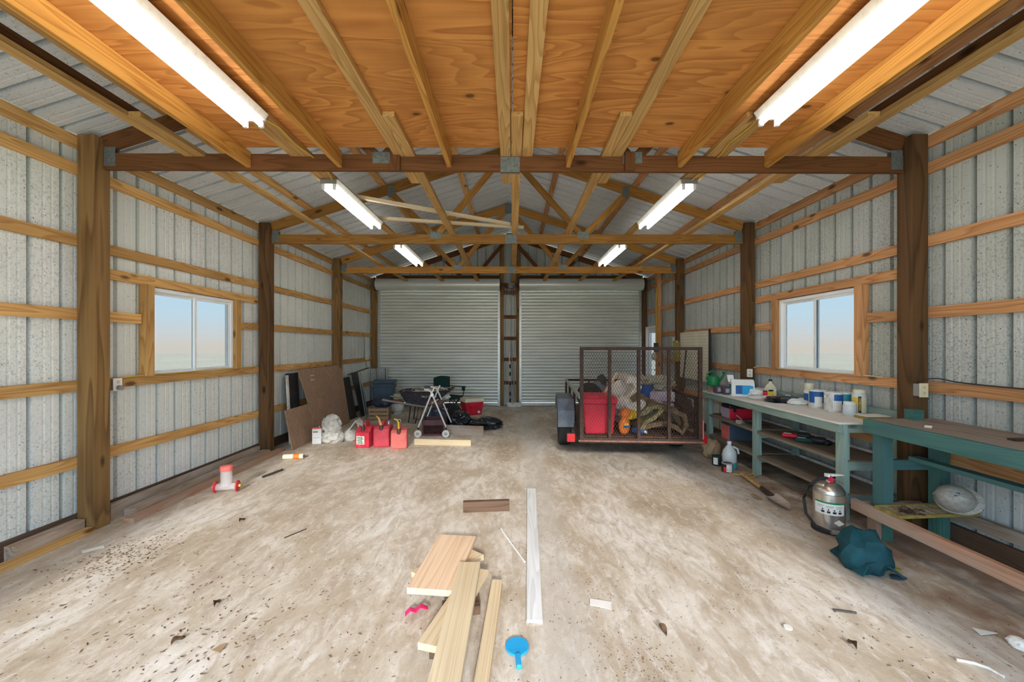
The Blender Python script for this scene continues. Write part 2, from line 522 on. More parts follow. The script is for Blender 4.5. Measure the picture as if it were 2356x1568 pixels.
        for j in (0, k):
            for i in range(n - 1):
                s.bm.faces.new((A[j][i], B[j][i], B[j][i + 1], A[j][i + 1]))
        return s
    def lump(s, c, d, seed=0, amp=.22, freq=2.2, sub=3, floor=True, sharp=False):
        """crumpled blob: displaced icosphere squashed to half-sizes d, flat on z=0 of c"""
        r = bmesh.ops.create_icosphere(s.bm, subdivisions=sub, radius=1)
        for v in r['verts']:
            p = v.co.copy()
            n = noise.noise(p * freq + Vector((seed * 3.1, seed, seed * 1.7)))
            n2 = noise.noise(p * freq * 2.7 + Vector((seed, 9, 4)))
            if sharp: n = 1 - 2 * abs(n); n2 = 1 - 2 * abs(n2); n *= .8
            k = 1 + amp * n + amp * (.22 if sharp else .5) * n2
            q = Vector((p.x * k * d[0], p.y * k * d[1], p.z * k * d[2]))
            if floor:
                q.z = max(q.z, -d[2] * .82)
                q.z += d[2] * .82
            v.co = q + Vector(c)
        return s
    def grid_fn(s, fn, nu, nv, closed_u=False):
        vs_ = [[s.bm.verts.new(fn(i / nu, j / nv)) for j in range(nv + 1)] for i in range(nu + (0 if closed_u else 1))]
        m = len(vs_)
        for i in range(nu):
            for j in range(nv):
                a, b = vs_[i], vs_[(i + 1) % m]
                s.bm.faces.new((a[j], b[j], b[j + 1], a[j + 1]))
        return s
    def xf(s, mat):
        bmesh.ops.transform(s.bm, matrix=mat, verts=s.bm.verts[:]); return s

def obj(name, g, mat, parent=None, smooth=False, bevel=0, world=False, label=None):
    me = bpy.data.meshes.new(name)
    bmesh.ops.recalc_face_normals(g.bm, faces=g.bm.faces[:])
    g.bm.to_mesh(me); g.bm.free()
    me.materials.append(M[mat] if isinstance(mat, str) else mat)
    if smooth:
        for p in me.polygons: p.use_smooth = True
        try: me.set_sharp_from_angle(angle=R(38))
        except Exception: pass
    o = bpy.data.objects.new(name, me)
    COL.objects.link(o)
    if parent:
        o.parent = parent
        if world: o.location = -Vector(parent.location)
    if bevel:
        b = o.modifiers.new('bevel', 'BEVEL')
        b.width = bevel; b.segments = 2; b.limit_method = 'ANGLE'; b.angle_limit = R(40)
    if label: o['label'] = label
    return o

def tag(o, label=None, cat=None, group=None, kind=None):
    if label: o['label'] = label
    if cat: o['category'] = cat
    if group: o['group'] = group
    if kind: o['kind'] = kind
    return o

def thing(name, label, cat, loc=(0, 0, 0), rz=0, group=None, kind=None):
    o = bpy.data.objects.new(name, None)
    o.empty_display_size = .1
    o.location = loc; o.rotation_euler = (0, 0, rz)
    COL.objects.link(o)
    return tag(o, label, cat, group, kind)

def board(name, p0, p1, w, h, mat, parent=None, up=(0, 0, 1), world=True, bevel=0, label=None):
    """lumber from p0 to p1 (centre line), h along up, w across; grain along its length"""
    p0, p1 = Vector(p0), Vector(p1)
    L = (p1 - p0).length
    x = (p1 - p0).normalized(); u = Vector(up)
    y = u.cross(x).normalized(); z = x.cross(y)
    o = obj(name, G().box(-L / 2, L / 2, -w / 2, w / 2, -h / 2, h / 2), mat, bevel=bevel, label=label)
    mt = Matrix((x, y, z)).transposed().to_4x4()
    c = (p0 + p1) / 2
    if parent:
        o.parent = parent
        if world: c = c - Vector(parent.location)
    mt.translation = c
    o.matrix_basis = mt
    return o

def text(name, body, size, mat, parent, loc, rot, depth=.0006):
    cu = bpy.data.curves.new(name, 'FONT')
    cu.body = body; cu.size = size; cu.extrude = depth
    cu.align_x = 'CENTER'; cu.align_y = 'CENTER'
    tmp = bpy.data.objects.new(name + '_tmp', cu)
    COL.objects.link(tmp)
    me = bpy.data.meshes.new_from_object(tmp)
    bpy.data.objects.remove(tmp)
    me.materials.append(M[mat])
    o = bpy.data.objects.new(name, me)
    COL.objects.link(o)
    o.parent = parent; o.location = loc; o.rotation_euler = rot
    return o

# ------------------------------------------------------------------ key dimensions
LX, RX = -3.62, 3.46            # post faces towards the aisle
PL, PR = -3.77, 3.60            # back of the posts / face of the girts
WL, WR = -3.808, 3.638          # wall sheets
Y0, YE = -0.95, 10.93           # rear wall, far end wall sheets
RIDGE = -0.08
def RZ(x): return 4.60 - .323 * abs(x - RIDGE)
WIN = (4.19, 5.43, 1.27, 2.21)  # y0 y1 z0 z1 of both side windows
SDOOR = (9.92, 10.72, 0.0, 2.10)
POSTY = (1.02, 3.48, 5.97, 8.43)
GIRTZ = (.597, 1.245, 1.88, 2.505, 3.135)

# ------------------------------------------------------------------ setting: floor and ground
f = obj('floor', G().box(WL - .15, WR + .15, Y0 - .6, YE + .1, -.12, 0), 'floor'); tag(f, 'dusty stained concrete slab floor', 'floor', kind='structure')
g = obj('ground', G().box(-90, 90, -90, 90, -.3, -.13), 'ground'); tag(g, 'dry grassy ground outside the barn', 'ground', kind='structure')

# ------------------------------------------------------------------ ribbed sheets
PITCH = .2286
RIBS = ((0, 0), (.052, 0), (.058, .0018), (.068, .0018), (.074, 0), (.112, 0), (.118, .0018), (.128, .0018), (.134, 0), (.176, 0), (.179, .07), (.214, .07), (.217, 0), (.2285, 0))
def rib_pts(a, b):
    pts = []
    k = math.floor(a / PITCH) - 1
    while k * PITCH < b + PITCH:
        for q, d in RIBS:
            pts.append((k * PITCH + q, d))
        k += 1
    def dep(t):
        for (u0, d0), (u1, d1) in zip(pts, pts[1:]):
            if u0 <= t <= u1: return d0 + (d1 - d0) * (t - u0) / max(u1 - u0, 1e-9)
        return 0
    return [(a, dep(a))] + [p for p in pts if a + 1e-4 < p[0] < b - 1e-4] + [(b, dep(b))]

def sheet(name, parent, a, b, z0, z1, place, mat):
    """vertical ribbed sheet a..b; z1 number or function of a; place(t, depth, z)->xyz"""
    G_ = G(); bm = G_.bm
    lo = []; hi = []
    for t, d in rib_pts(a, b):
        zt = z1(t) if callable(z1) else z1
        lo.append(bm.verts.new(place(t, d, z0))); hi.append(bm.verts.new(place(t, d, zt)))
    for i in range(len(lo) - 1):
        bm.faces.new((lo[i], lo[i + 1], hi[i + 1], hi[i]))
    return obj(name, G_, mat, parent, world=True)

def side_wall(name, label, X, out, mat, holes):
    w = thing(name, label, 'wall', (X, 0, 0), kind='structure')
    pl = lambda t, d, z: (X + out * d, t, z)
    top = RZ(X) + .03
    cuts = sorted({Y0, YE + .04} | {Y0 + .9144 * i for i in range(1, 14) if Y0 + .9144 * i < YE} | {h[i] for h in holes for i in (0, 1)})
    for a, b in zip(cuts, cuts[1:]):
        h = [q for q in holes if q[0] <= a + 1e-4 and b <= q[1] + 1e-4]
        if h:
            h = h[0]
            if h[2] > .05: sheet('metal_sheet', w, a, b, .0, h[2], pl, mat)
            sheet('metal_sheet', w, a, b, h[3], top, pl, mat)
        else:
            sheet('metal_sheet', w, a, b, .0, top, pl, mat)
    return w

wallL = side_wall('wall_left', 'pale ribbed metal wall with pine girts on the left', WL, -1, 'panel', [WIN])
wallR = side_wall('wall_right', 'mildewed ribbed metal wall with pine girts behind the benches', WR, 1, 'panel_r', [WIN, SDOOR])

def far_hole(x):                # height where sheets start above the roller doors
    return 3.02 if (-3.50 < x < -.34 or .20 < x < 3.34) else 0.0
wallF = thing('wall_far', 'ribbed metal gable wall around the two roller doors', 'wall', (0, YE, 0), kind='structure')
cuts = [WL, -3.50, -2.6, -1.7, -.80, -.34, .20, 1.1, 2.0, 2.9, 3.34, WR]
for a, b in zip(cuts, cuts[1:]):
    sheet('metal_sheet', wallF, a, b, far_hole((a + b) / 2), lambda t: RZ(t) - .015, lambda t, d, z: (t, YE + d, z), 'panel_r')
wallB = thing('wall_rear', 'ribbed metal wall behind the viewer, with a wide doorway added for light', 'wall', (0, Y0, 0), kind='structure')
cuts = [WL, -2.95, -2.0, -1.0, 0, 1.0, 1.9, 2.45, WR]  # unseen doorway added to let daylight in; its sides shape the floor's shadow edge
for a, b in zip(cuts, cuts[1:]):
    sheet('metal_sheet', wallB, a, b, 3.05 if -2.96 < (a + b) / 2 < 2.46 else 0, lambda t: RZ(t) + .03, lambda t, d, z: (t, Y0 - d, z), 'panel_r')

# posts and girts
def posts(w, x0, x1, mats):
    for y, m in zip(POSTY, mats):
        xc = (x0 + x1) / 2
        board('post', (xc, y + .07, 0), (xc, y + .07, RZ(xc) - .0), abs(x1 - x0), .14, m, w, up=(0, 1, 0), bevel=.004)
posts(wallL, PL, LX, ('post', 'post', 'post_dark', 'post'))
posts(wallR, RX, PR, ('post_dark', 'post_dark', 'post_dark', 'post_dark'))

def girts(w, x, mat, door=False, low=.597):
    segs = [(Y0, 1.09), (1.09, 3.55), (3.55, 6.04), (6.04, 8.50), (8.50, YE - .01)]
    for si, (a, b) in enumerate(segs):
        for zi, z in enumerate((low,) + GIRTZ[1:]):
            parts = [(a, b)]
            if si == 2 and zi == 2: parts = [(a, WIN[0] - .10), (WIN[1] + .10, b)]
            if door and si == 4 and zi < 3: parts = [(a, SDOOR[0] - .04)]
            for p, q in parts:
                if q - p > .05:
                    board('girt', (x, p + .003, z + rng.uniform(-.01, .01)), (x, q - .003, z + rng.uniform(-.01, .01)), .036, .095, mat, w)
    for a, b in ((Y0, 3.55), (3.55, 8.50), (8.50, YE - .01)):
        board('eave_girt', (x, a + .003, RZ(x) - .035), (x, b - .003, RZ(x) - .035), .036, .105, mat, w)
    board('girt', (x, 3.63, WIN[3] + .062), (x, 5.96, WIN[3] + .062), .037, .095, mat, w)
    # window jambs
    xi = x + (.022 if x < 0 else -.022)
    for y in (WIN[0] - .05, WIN[1] + .05):
        board('jamb', (xi, y, 1.29), (xi, y, 2.225), .085, .09, mat, w, up=(0, 1, 0))
girts(wallL, (PL + WL) / 2, 'girt')
girts(wallR, (PR + WR) / 2, 'girt_r', True, .672)
for x, m in (((PL + WL) / 2, 'old_dark'), ((PR + WR) / 2, 'old_dark')):
    w = wallL if x < 0 else wallR
    board('skirt_board', (x, Y0 + .02, .07), (x, SDOOR[0] - .05 if x > 0 else YE - .02, .07), .036, .14, m, w)
board('door_stud', (3.55, 9.78, 0), (3.55, 9.78, RZ(3.55) - .02), .10, .12, 'girt_r', wallR, up=(0, 1, 0))

# far wall posts and short girts
for x0, x1, m in ((PL, -3.585, 'post'), (3.43, PR, 'post_dark')):
    board('post', ((x0 + x1) / 2, 10.83, 0), ((x0 + x1) / 2, 10.83, RZ((x0 + x1) / 2) - .02), x1 - x0, .14, m, wallF, up=(0, 1, 0))
for x, m in ((-.29, 'post'), (.155, 'post')):
    board('post', (x, 10.83, 0), (x, 10.83, RZ(x) - .06), .11, .14, m, wallF, up=(0, 1, 0))
for z in (.60, 1.23, 1.80, 2.38):
    board('girt', (-.23, 10.90, z), (.10, 10.90, z), .036, .095, 'truss_dark', wallF)
for a, b in ((-3.58, -.35), (.21, 3.42)):
    board('door_header', (a, 10.86, 3.40), (b, 10.86, 3.40), .05, .19, 'truss_dark', wallF)

# ------------------------------------------------------------------ roof
ceil = thing('ceiling', 'bare galvanised ribbed roof sheets on pine purlins', 'ceiling', (0, 0, 3.3), kind='structure')
def roof_sheet(a, b, side):
    xe = -4.15 if side < 0 else 3.99
    def place(t, d, s):
        x = RIDGE + (xe - RIDGE) * s
        return (x, t, RZ(x) + .04 + d)
    sheet('roof_sheet', ceil, a, b, 0.0, 1.0, place, 'roof')
y = Y0 - .2
while y < YE + .05:
    b = min(y + .9144, YE + .10)
    for sd in (-1, 1): roof_sheet(y, b, sd)
    y = b
    if b >= YE + .09: break
obj('ridge_cap', G().prism([(RIDGE - .25, RZ(RIDGE - .25) + .116), (RIDGE, RZ(RIDGE) + .116), (RIDGE + .25, RZ(RIDGE + .25) + .116), (RIDGE, RZ(RIDGE) + .125)], Y0 - .2, YE + .1, 'Y'), 'galv', ceil, world=True)
for x in (-3.05, -1.95, -.84, .70, 1.84, 2.98):
    z = RZ(x) + .02
    s = .323 if x < RIDGE else -.323
    for a, b in ((Y0, 3.57), (3.57, 8.5), (8.5, YE + .02)):
        board('purlin', (x, a, z), (x, b, z), .089, .036, 'girt_r' if x > 0 else 'girt', ceil, up=(-s, 0, 1))

# ------------------------------------------------------------------ trusses
def truss(Y, m, label, lift=0, webs=True):
    t = thing('roof_truss', label, 'truss', (0, Y, 3.13), group=None)
    x0, x1 = LX + .004, RX - .004
    zc = 3.20
    board('bottom_chord', (x0, Y, zc + lift), (x1, Y, zc), .038, .14, m, t)
    for s in (-1, 1):
        xe = x0 if s < 0 else x1
        dz = .074
        board('top_chord', (xe, Y, RZ(xe) - dz), (RIDGE + s * .012, Y, RZ(RIDGE) - dz - .004), .038, .14, m, t)
    if webs:
        for s, px, tx in ((-1, -1.16, -1.80), (1, 1.06, 1.68)):
            board('web', (px + s * -.05, Y, 3.29), (RIDGE + s * .10, Y, RZ(RIDGE) - .20), .036, .089, m, t)
            board('web', (px + s * .06, Y, 3.29), (tx, Y, RZ(tx) - .17), .036, .089, m, t)
    for x, z, w, h in ((-1.15, 3.26, .17, .10), (1.06, 3.26, .17, .10), (-.02, 3.20, .17, .135), (RIDGE, RZ(RIDGE) - .10, .16, .20),
                       (-1.82, RZ(-1.82) - .12, .10, .16), (1.70, RZ(1.70) - .12, .10, .16),
                       (x0 + .06, 3.24 + lift, .10, .17), (x1 - .06, 3.24, .10, .17)):
        for d in (-1, 1):
            yy = Y + d * .0205
            obj('nail_plate', G().box(x - w / 2, x + w / 2, yy - .0012, yy + .0012, z - h / 2, z + h / 2), 'plate', t, world=True)
    return t
truss(3.57, 'truss_dark', 'dark brown roof truss nearest the viewer, at the loft edge', .03)
truss(6.05, 'truss', 'golden pine roof truss in the middle of the barn')
truss(8.50, 'truss', 'pine roof truss just in front of the roller doors')
truss(10.72, 'truss_dark', 'brown gable truss against the far wall above the doors')

# small blocks bolted to the nearest truss
for x, gx in ((-1.03, 'left'), (1.03, 'right')):
    b = board('truss_block', (x, 3.533, 3.135), (x, 3.533, 3.30), .085, .03, 'truss_dark', up=(0, 1, 0))
    tag(b, 'small brown wood block bolted to the nearest truss, ' + gx + ' of centre', 'wood block')

# ------------------------------------------------------------------ boards on the bottom chords
MAIN = (-2.755, -1.822, -.905, .035, .83, 1.755, 2.635)
for x in MAIN:
    board('brace_board', (x, 2.93, 3.290), (x, 6.55, 3.290), .089, .036, 'flat', ceil)
    x2 = x - .0
    board('brace_board', (x2, 6.56, 3.290), (x2, 10.69, 3.290), .089, .036, 'flat', ceil)
for x, yb in ((-2.848, 4.14), (-1.915, 4.14), (-.998, 4.14), (-.061, 4.14), (.131, 3.56), (.923, 4.14), (1.848, 4.14), (2.728, 4.14)):
    board('brace_board', (x, Y0 + .02, 3.290), (x, yb, 3.290), .089, .036, 'flat', ceil)
for x in (-2.87, 2.75):
    board('brace_board', (x, Y0 + .02, 3.355), (x, 3.30, 3.355), .036, .089, 'truss_dark', ceil)

loft = thing('loft_platform', 'orange plywood loft deck on yellow joists overhead', 'loft', (0, 1.3, 3.17))
for x in (-2.325, -1.52, -.556, .49, 1.475, 2.24):
    board('joist', (x, Y0 + .03, 3.240), (x, 3.545, 3.240), .038, .139, 'joist', loft)
for a, b in ((2.253, 3.475), (1.030, 2.250), (-.19, 1.027), (Y0 + .05, -.193)):
    for xa, xb in ((-2.36, -.003), (.003, 2.30)):
        cx, cy = (xa + xb) / 2, (a + b) / 2
        o = obj('plywood_sheet', G().box(xa - cx, xb - cx, a - cy, b - cy, -.009, .009), 'plyroof', loft)
        o.location = Vector((cx, cy, 3.321)) - Vector(loft.location)
# ------------------------------------------------------------------ strip lights
def strip_light(x, y0, y1, label, w=.20):
    t = thing('strip_light', label, 'light fixture', (x, y0, 3.27), group='fluorescent strip lights')
    L = y1 - y0
    obj('housing', G().prism([(-w / 2, -.005), (w / 2, -.005), (w * .36, -.05), (-w * .36, -.05)], 0, L, 'Y'), 'enamel', t, bevel=.004)
    for s in (-1, 1):
        obj('tube', G().lathe([(.006, .02), (.019, .022), (.019, L - .022), (.006, L - .02)], 12, (s * w * .27, 0, -.082), 'Y'), 'tube', t, smooth=True)
        for yy in (.012, L - .012):
            obj('socket', G().box(s * w * .27 - .014, s * w * .27 + .014, yy - .010, yy + .010, -.104, -.045), 'white', t)
    for yy, d in ((-.004, -1), (L + .004, 1)):
        obj('end_cap', G().box(-w * .40, w * .40, yy - .004, yy + .004, -.052, -.004), 'grey', t)
    return t
strip_light(-1.86, .35, 2.90, 'white twin fluorescent light under the loft, at the left', .21)
strip_light(1.83, .35, 2.88, 'white twin fluorescent light under the loft, at the right', .21)
strip_light(-1.84, 4.02, 5.42, 'white twin fluorescent light behind the nearest truss, left side')
strip_light(1.77, 4.02, 5.42, 'white twin fluorescent light behind the nearest truss, right side')
strip_light(-1.84, 6.45, 7.95, 'white twin fluorescent light beyond the middle truss, left side')
strip_light(1.77, 6.45, 7.95, 'white twin fluorescent light beyond the middle truss, right side')
for x, s in ((-1.80, 'left'), (1.77, 'right')):
    pts = [(x, 2.905, 3.24), (x + .03, 3.05, 3.255), (x + .01, 3.3, 3.262), (x + .04, 3.50, 3.262), (x + .05, 3.8, 3.262), (x + .01, 4.0, 3.245)]
    c = obj('lamp_cable', G().tube(pts, .006, 6), 'cable', smooth=True)
    tag(c, 'yellow cable running from loft light past the nearest truss, ' + s + ' side', 'cable')
    pts = [(x, 5.43, 3.24), (x + .02, 5.6, 3.262), (x + .05, 5.95, 3.262), (x + .04, 6.2, 3.262), (x, 6.43, 3.245)]
    c = obj('lamp_cable', G().tube(pts, .006, 6), 'cable', smooth=True)
    tag(c, 'yellow cable between the two farther lights, ' + s + ' side', 'cable')

# two weathered battens lying on the brace boards
b = board('weathered_batten', (-1.93, 4.60, 3.330), (-.04, 5.72, 3.330), .05, .038, 'lumber', label=None)
tag(b, 'long mossy batten lying slantwise on the ceiling braces', 'batten')
b = board('weathered_batten', (-1.88, 5.44, 3.330), (.16, 5.88, 3.330), .05, .038, 'lumber')
tag(b, 'shorter weathered batten lying nearly level behind the slanting one', 'batten')

# ------------------------------------------------------------------ windows
def window(n, X, out, label):
    y0, y1, z0, z1 = WIN
    w = thing('window_%d' % n, label, 'window', (X, (y0 + y1) / 2, z0), kind='structure')
    xa, xb = (X - .03, X + .045) if out > 0 else (X - .045, X + .03)
    xa, xb = (X - .035, X + .05) if out > 0 else (X - .05, X + .035)
    fr = .035
    for a, b, c, d in ((y0, y1, z1 - fr, z1), (y0, y1, z0, z0 + fr), (y0, y0 + fr, z0 + fr, z1 - fr), (y1 - fr, y1, z0 + fr, z1 - fr)):
        obj('window_frame', G().box(xa, xb, a, b, c, d), 'vinyl', w, world=True)
    ym = (y0 + y1) / 2
    xm = X
    for k, (a, b) in enumerate(((y0 + fr, ym + .018), (ym - .018, y1 - fr))):
        xo = xm + (.012 if k else -.012)
        s = .03
        zb, zt = z0 + fr, z1 - fr
        fm = obj('sash', G().box(xo - .010, xo + .010, a, a + s, zb, zt).box(xo - .010, xo + .010, b - s, b, zb, zt)
                 .box(xo - .010, xo + .010, a + s, b - s, zb, zb + s).box(xo - .010, xo + .010, a + s, b - s, zt - s, zt), 'vinyl', w, world=True)
        obj('pane', G().box(xo - .002, xo + .002, a + s, b - s, zb + s, zt - s), 'pane', fm)
    return w
window(1, WL, -1, 'white two-pane sliding window in the left wall')
window(2, WR, 1, 'white two-pane sliding window over the mint workbench')

# ------------------------------------------------------------------ side door in the right wall
d = thing('door_3', 'white glazed side door near the far right corner', 'door', (WR, 10.32, 0), kind='structure')
y0, y1, z0, z1 = SDOOR
for a, b, c, e_ in ((y0, y0 + .05, 0, z1), (y1 - .05, y1, 0, z1), (y0 + .05, y1 - .05, z1 - .05, z1)):
    obj('door_frame', G().box(WR - .09, WR + .02, a, b, c, e_), 'vinyl', d, world=True)
lf = obj('door_leaf', G().box(WR - .035, WR, y0 + .05, y0 + .16, .01, z1 - .05).box(WR - .035, WR, y1 - .16, y1 - .05, .01, z1 - .05)
         .box(WR - .035, WR, y0 + .16, y1 - .16, .01, .28).box(WR - .035, WR, y0 + .16, y1 - .16, z1 - .17, z1 - .05), 'vinyl', d, world=True)
obj('pane', G().box(WR - .02, WR - .015, y0 + .16, y1 - .16, .28, z1 - .17), 'pane_door', lf)
obj('handle', G().lathe([(.012, 0), (.012, .04), (.026, .045), (.026, .07), (.012, .075)], 12, (-.11 + WR, y0 + .11, 1.0), 'X'), 'steel', lf, smooth=True)

# ------------------------------------------------------------------ roller doors
def roller_door(n, x0, x1, label):
    Y = 10.70
    d = thing('door_%d' % n, label, 'roller door', ((x0 + x1) / 2, Y, 0), kind='structure')
    zt, p = 3.06, .0835
    bm = G(); rows = []
    z = .09; k = 0
    prof = ((0, -.028), (.006, .004), (.020, .014), (.040, .017), (.060, .014), (.074, .004), (.079, -.028))
    while z < zt:
        for q, dd in prof:
            if z + q <= zt: rows.append((z + q, dd))
        z += p
    vv = []
    nx = 2
    for zz, dd in rows:
        vv.append([bm.bm.verts.new((x0 + .03 + (x1 - x0 - .06) * i / nx, Y - dd, zz)) for i in range(nx + 1)])
    for a, b in zip(vv, vv[1:]):
        for i in range(nx): bm.bm.faces.new((a[i], a[i + 1], b[i + 1], b[i]))
    obj('slat_curtain', bm, 'door', d, world=True)
    obj('bottom_bar', G().box(x0 + .03, x1 - .03, Y - .035, Y + .02, .012, .085), 'galv', d, world=True)
    obj('bottom_seal', G().box(x0 + .03, x1 - .03, Y - .012, Y + .008, 0, .014), 'rubber', d, world=True)
    obj('coil', G().lathe([(.155, x0 - .03), (.155, x1 + .03)], 28, (0, Y - .13, 3.21), 'X'), 'door', d, smooth=True, world=True)
    for x in (x0 - .04, x1 + .04):
        obj('end_plate', G().box(x - .006, x + .006, Y - .29, Y + .06, 3.04, 3.38), 'rust', d, world=True)
    for x, s in ((x0, -1), (x1, 1)):
        obj('guide', G().box(x - .03, x + .03, Y + .012, Y + .055, 0, 3.08).box(x - .03, x + .03, Y - .035, Y - .028, 0, 3.08)
            .box(x + (s * .03) - .003, x + (s * .03) + .003, Y - .035, Y + .055, 0, 3.08), 'galv', d, world=True)
    return d
roller_door(1, -3.545, -.36, 'grey steel roller door on the left of the far wall')
roller_door(2, .21, 3.395, 'brighter steel roller door on the right, behind the trailer')

for x, s, lb in ((-.20, 1, 'left'), (.075, -1, 'right')):
    t = thing('chain_hoist', 'rusty bracket and hanging pull chain beside the %s roller door' % lb, 'chain hoist', (x, 10.60, 3.05))
    obj('bracket', G().box(-.05, .05, 0, .07, -.02, .10).box(-.07, -.05, -.06, .07, -.14, .16), 'rust_red', t)
    obj('sprocket', G().lathe([(.03, -.008), (.085, -.006), (.085, .006), (.03, .008)], 16, (s * .02, -.03, .03), 'X'), 'steel', t, smooth=True)
    pts = []
    n = 60
    low = -2.68 if lb == 'left' else -2.95
    if lb == 'left': low = -2.62
    for i in range(n + 1):
        k = i / n
        pts.append((s * .02, -.115 - .0, .03 + (low) * k))
    for i in range(1, 8):
        a = pi * i / 8
        pts.append((s * .02 + s * .045 * (1 - cos(a)), -.115, .03 + low - .045 * sin(a)))
    for i in range(n // 2 + 1):
        pts.append((s * .11, -.115, .03 + low + (-low) * .35 * i / (n // 2)))
    rr = [.0065 if i % 2 else .0035 for i in range(len(pts))]
    obj('chain', G().tube(pts, rr, 5), 'chain', t)
tie = board('steel_strap', (-.235, 10.755, 3.02), (.10, 10.755, 3.02), .02, .10, 'rust_red')
tag(tie, 'rusty flat strap between the two door brackets', 'strap')

# broom and squeegee between the doors
t = thing('push_broom', 'pale push broom leaning between the roller doors', 'broom', (.02, 10.62, 0))
obj('handle', G().tube([(.05, -.02, .09), (-.06, .15, 1.62)], .014, 8), 'steel', t, smooth=True)
obj('head', G().box(-.16, .20, -.07, .0, .06, .11), 'white_dirty', t, bevel=.006)
obj('bristles', G().taper((.02, -.035, 0), (.36, .09), (.34, .06), .06), 'white_dirty', t)
t = thing('extension_pole', 'black and silver extension pole standing between the roller doors', 'pole', (-.06, 10.66, 0))
obj('lower_tube', G().tube([(0, 0, 0), (-.005, .04, .55)], .015, 8), 'steel', t, smooth=True)
obj('upper_tube', G().tube([(-.005, .04, .55), (-.012, .10, 1.45)], .011, 8), 'white', t, smooth=True)
for z in (.10, .28, .55, .80, 1.0): obj('grip', G().tube([(-.004 * z, .08 * z - .005, z), (-.004 * z, .08 * z + .004, z + .10)], .021, 8), 'black', t, smooth=True)
# ------------------------------------------------------------------ outlets, cables
def outlet(label, loc, face, plug=False, plate='cream'):
    """face: unit direction the plate looks"""
    t = thing('outlet_box', label, 'outlet', loc)
    ang = math.atan2(face[0], -face[1])
    t.rotation_euler = (0, 0, ang)
    obj('box', G().box(-.032, .032, 0, .055, -.052, .052), 'grey', t)
    obj('cover_plate', G().box(-.037, .037, -.008, 0, -.06, .06), plate, t, bevel=.003)
    for z in (.024, -.024):
        obj('socket', G().lathe([(.017, -.010), (.017, -.006)], 14, (0, 0, z), 'Y'), 'cream', t)
        for x in (-.006, .006): obj('slot', G().box(x - .0012, x + .0012, -.0112, -.0095, z, z + .008), 'black', t)
        obj('slot', G().lathe([(.003, -.0112), (.003, -.0095)], 8, (0, 0, z - .008), 'Y'), 'black', t)
    if plug: obj('plug', G().lathe([(.016, -.05), (.022, -.045), (.022, -.012)], 14, (.005, 0, -.03), 'Y'), 'grey', t, smooth=True)
    return t
outlet('cream outlet box on the nearest right-hand post', (3.495, 3.42, 1.222), (0, -1, 0))
outlet('pale outlet box on the right post beyond the window', (3.485, 5.905, 1.20), (-.3, -1, 0), plate='white')
outlet('outlet with grey round plug beside the left window', (-3.735, 3.80, 1.235), (1, -.2, 0), True, 'white')
outlet('small outlet on the left wall just past the dark post', (-3.735, 6.22, 1.235), (1, -.2, 0), False, 'white')

def cable(name, label, pts, r, mat):
    # smooth the polyline a little
    P = [Vector(p) for p in pts]
    out = []
    for i in range(len(P) - 1):
        p0, p1, p2, p3 = P[max(i - 1, 0)], P[i], P[i + 1], P[min(i + 2, len(P) - 1)]
        for k in range(6):
            t = k / 6
            out.append(.5 * ((2 * p1) + (p2 - p0) * t + (2 * p0 - 5 * p1 + 4 * p2 - p3) * t * t + (-p0 + 3 * p1 - 3 * p2 + p3) * t ** 3))
    out.append(P[-1])
    return tag(obj(name, G().tube(out, r, 6), mat, smooth=True), label, 'cable')
cable('wall_cable', 'yellow cable stapled along the girt under the left window', [(-3.757, 3.86, 1.294), (-3.757, 4.2, 1.303), (-3.755, 4.6, 1.298), (-3.755, 5.0, 1.306), (-3.757, 5.5, 1.300), (-3.76, 5.9, 1.296)], .006, 'cable')
cable('wall_cable', 'pale yellow cable along the girt under the right window', [(3.56, 5.93, 1.28), (3.585, 5.8, 1.31), (3.585, 5.5, 1.299), (3.585, 5.1, 1.304), (3.583, 4.7, 1.296), (3.583, 4.3, 1.302), (3.59, 3.9, 1.296)], .006, 'wire')
cable('wall_cable', 'dark cable looping from the near outlet along the right girt', [(3.50, 3.46, 1.285), (3.52, 3.42, 1.315), (3.565, 3.36, 1.325), (3.585, 3.22, 1.306), (3.588, 2.9, 1.298), (3.588, 2.3, 1.300)], .0055, 'insul')
cable('wall_cable', 'yellow cord hanging down the stud by the side door', [(3.48, 9.70, 3.0), (3.47, 9.70, 2.5), (3.485, 9.71, 2.0), (3.47, 9.70, 1.7), (3.49, 9.69, 1.55)], .011, 'cable')
t = thing('switch_box', 'dark electrical box on the stud beside the side door', 'switch box', (3.46, 9.70, 1.55))
obj('box', G().box(-.05, .05, -.03, .02, -.10, .12), 'tote', t, bevel=.005)
obj('glove', G().lump((-.06, -.04, -.30), (.06, .04, .11), 4, .3, 2.5, 2), 'sack', t, smooth=True)
t = thing('yellow_pad', 'yellow board hanging on the third right post', 'board', (3.45, 8.38, 1.50))
obj('sheet', G().box(-.10, .03, -.012, .012, -.22, .20), 'yellow_old', t); obj('clip', G().box(-.05, -.01, -.018, -.012, .16, .21), 'steel', t)
o = obj('pale_wall_panel', G().box(3.588, 3.596, 8.66, 9.02, 1.46, 1.80), 'paper'); tag(o, 'pale flat rectangle on the right wall past the third post', 'pale_panel')  # plain pale rectangle set against the wall
t = thing('wall_panel_strip', 'bright white strip on the left wall near the far corner', 'trim', (-3.745, 10.35, 1.24))
obj('strip', G().box(-.006, .006, -.09, .12, 0, .58), 'white', t); obj('hook', G().tube([(.01, -.12, .0), (.02, -.13, -.08), (.04, -.13, -.16), (.02, -.13, -.2)], .008, 6), 'yellow_old', t)

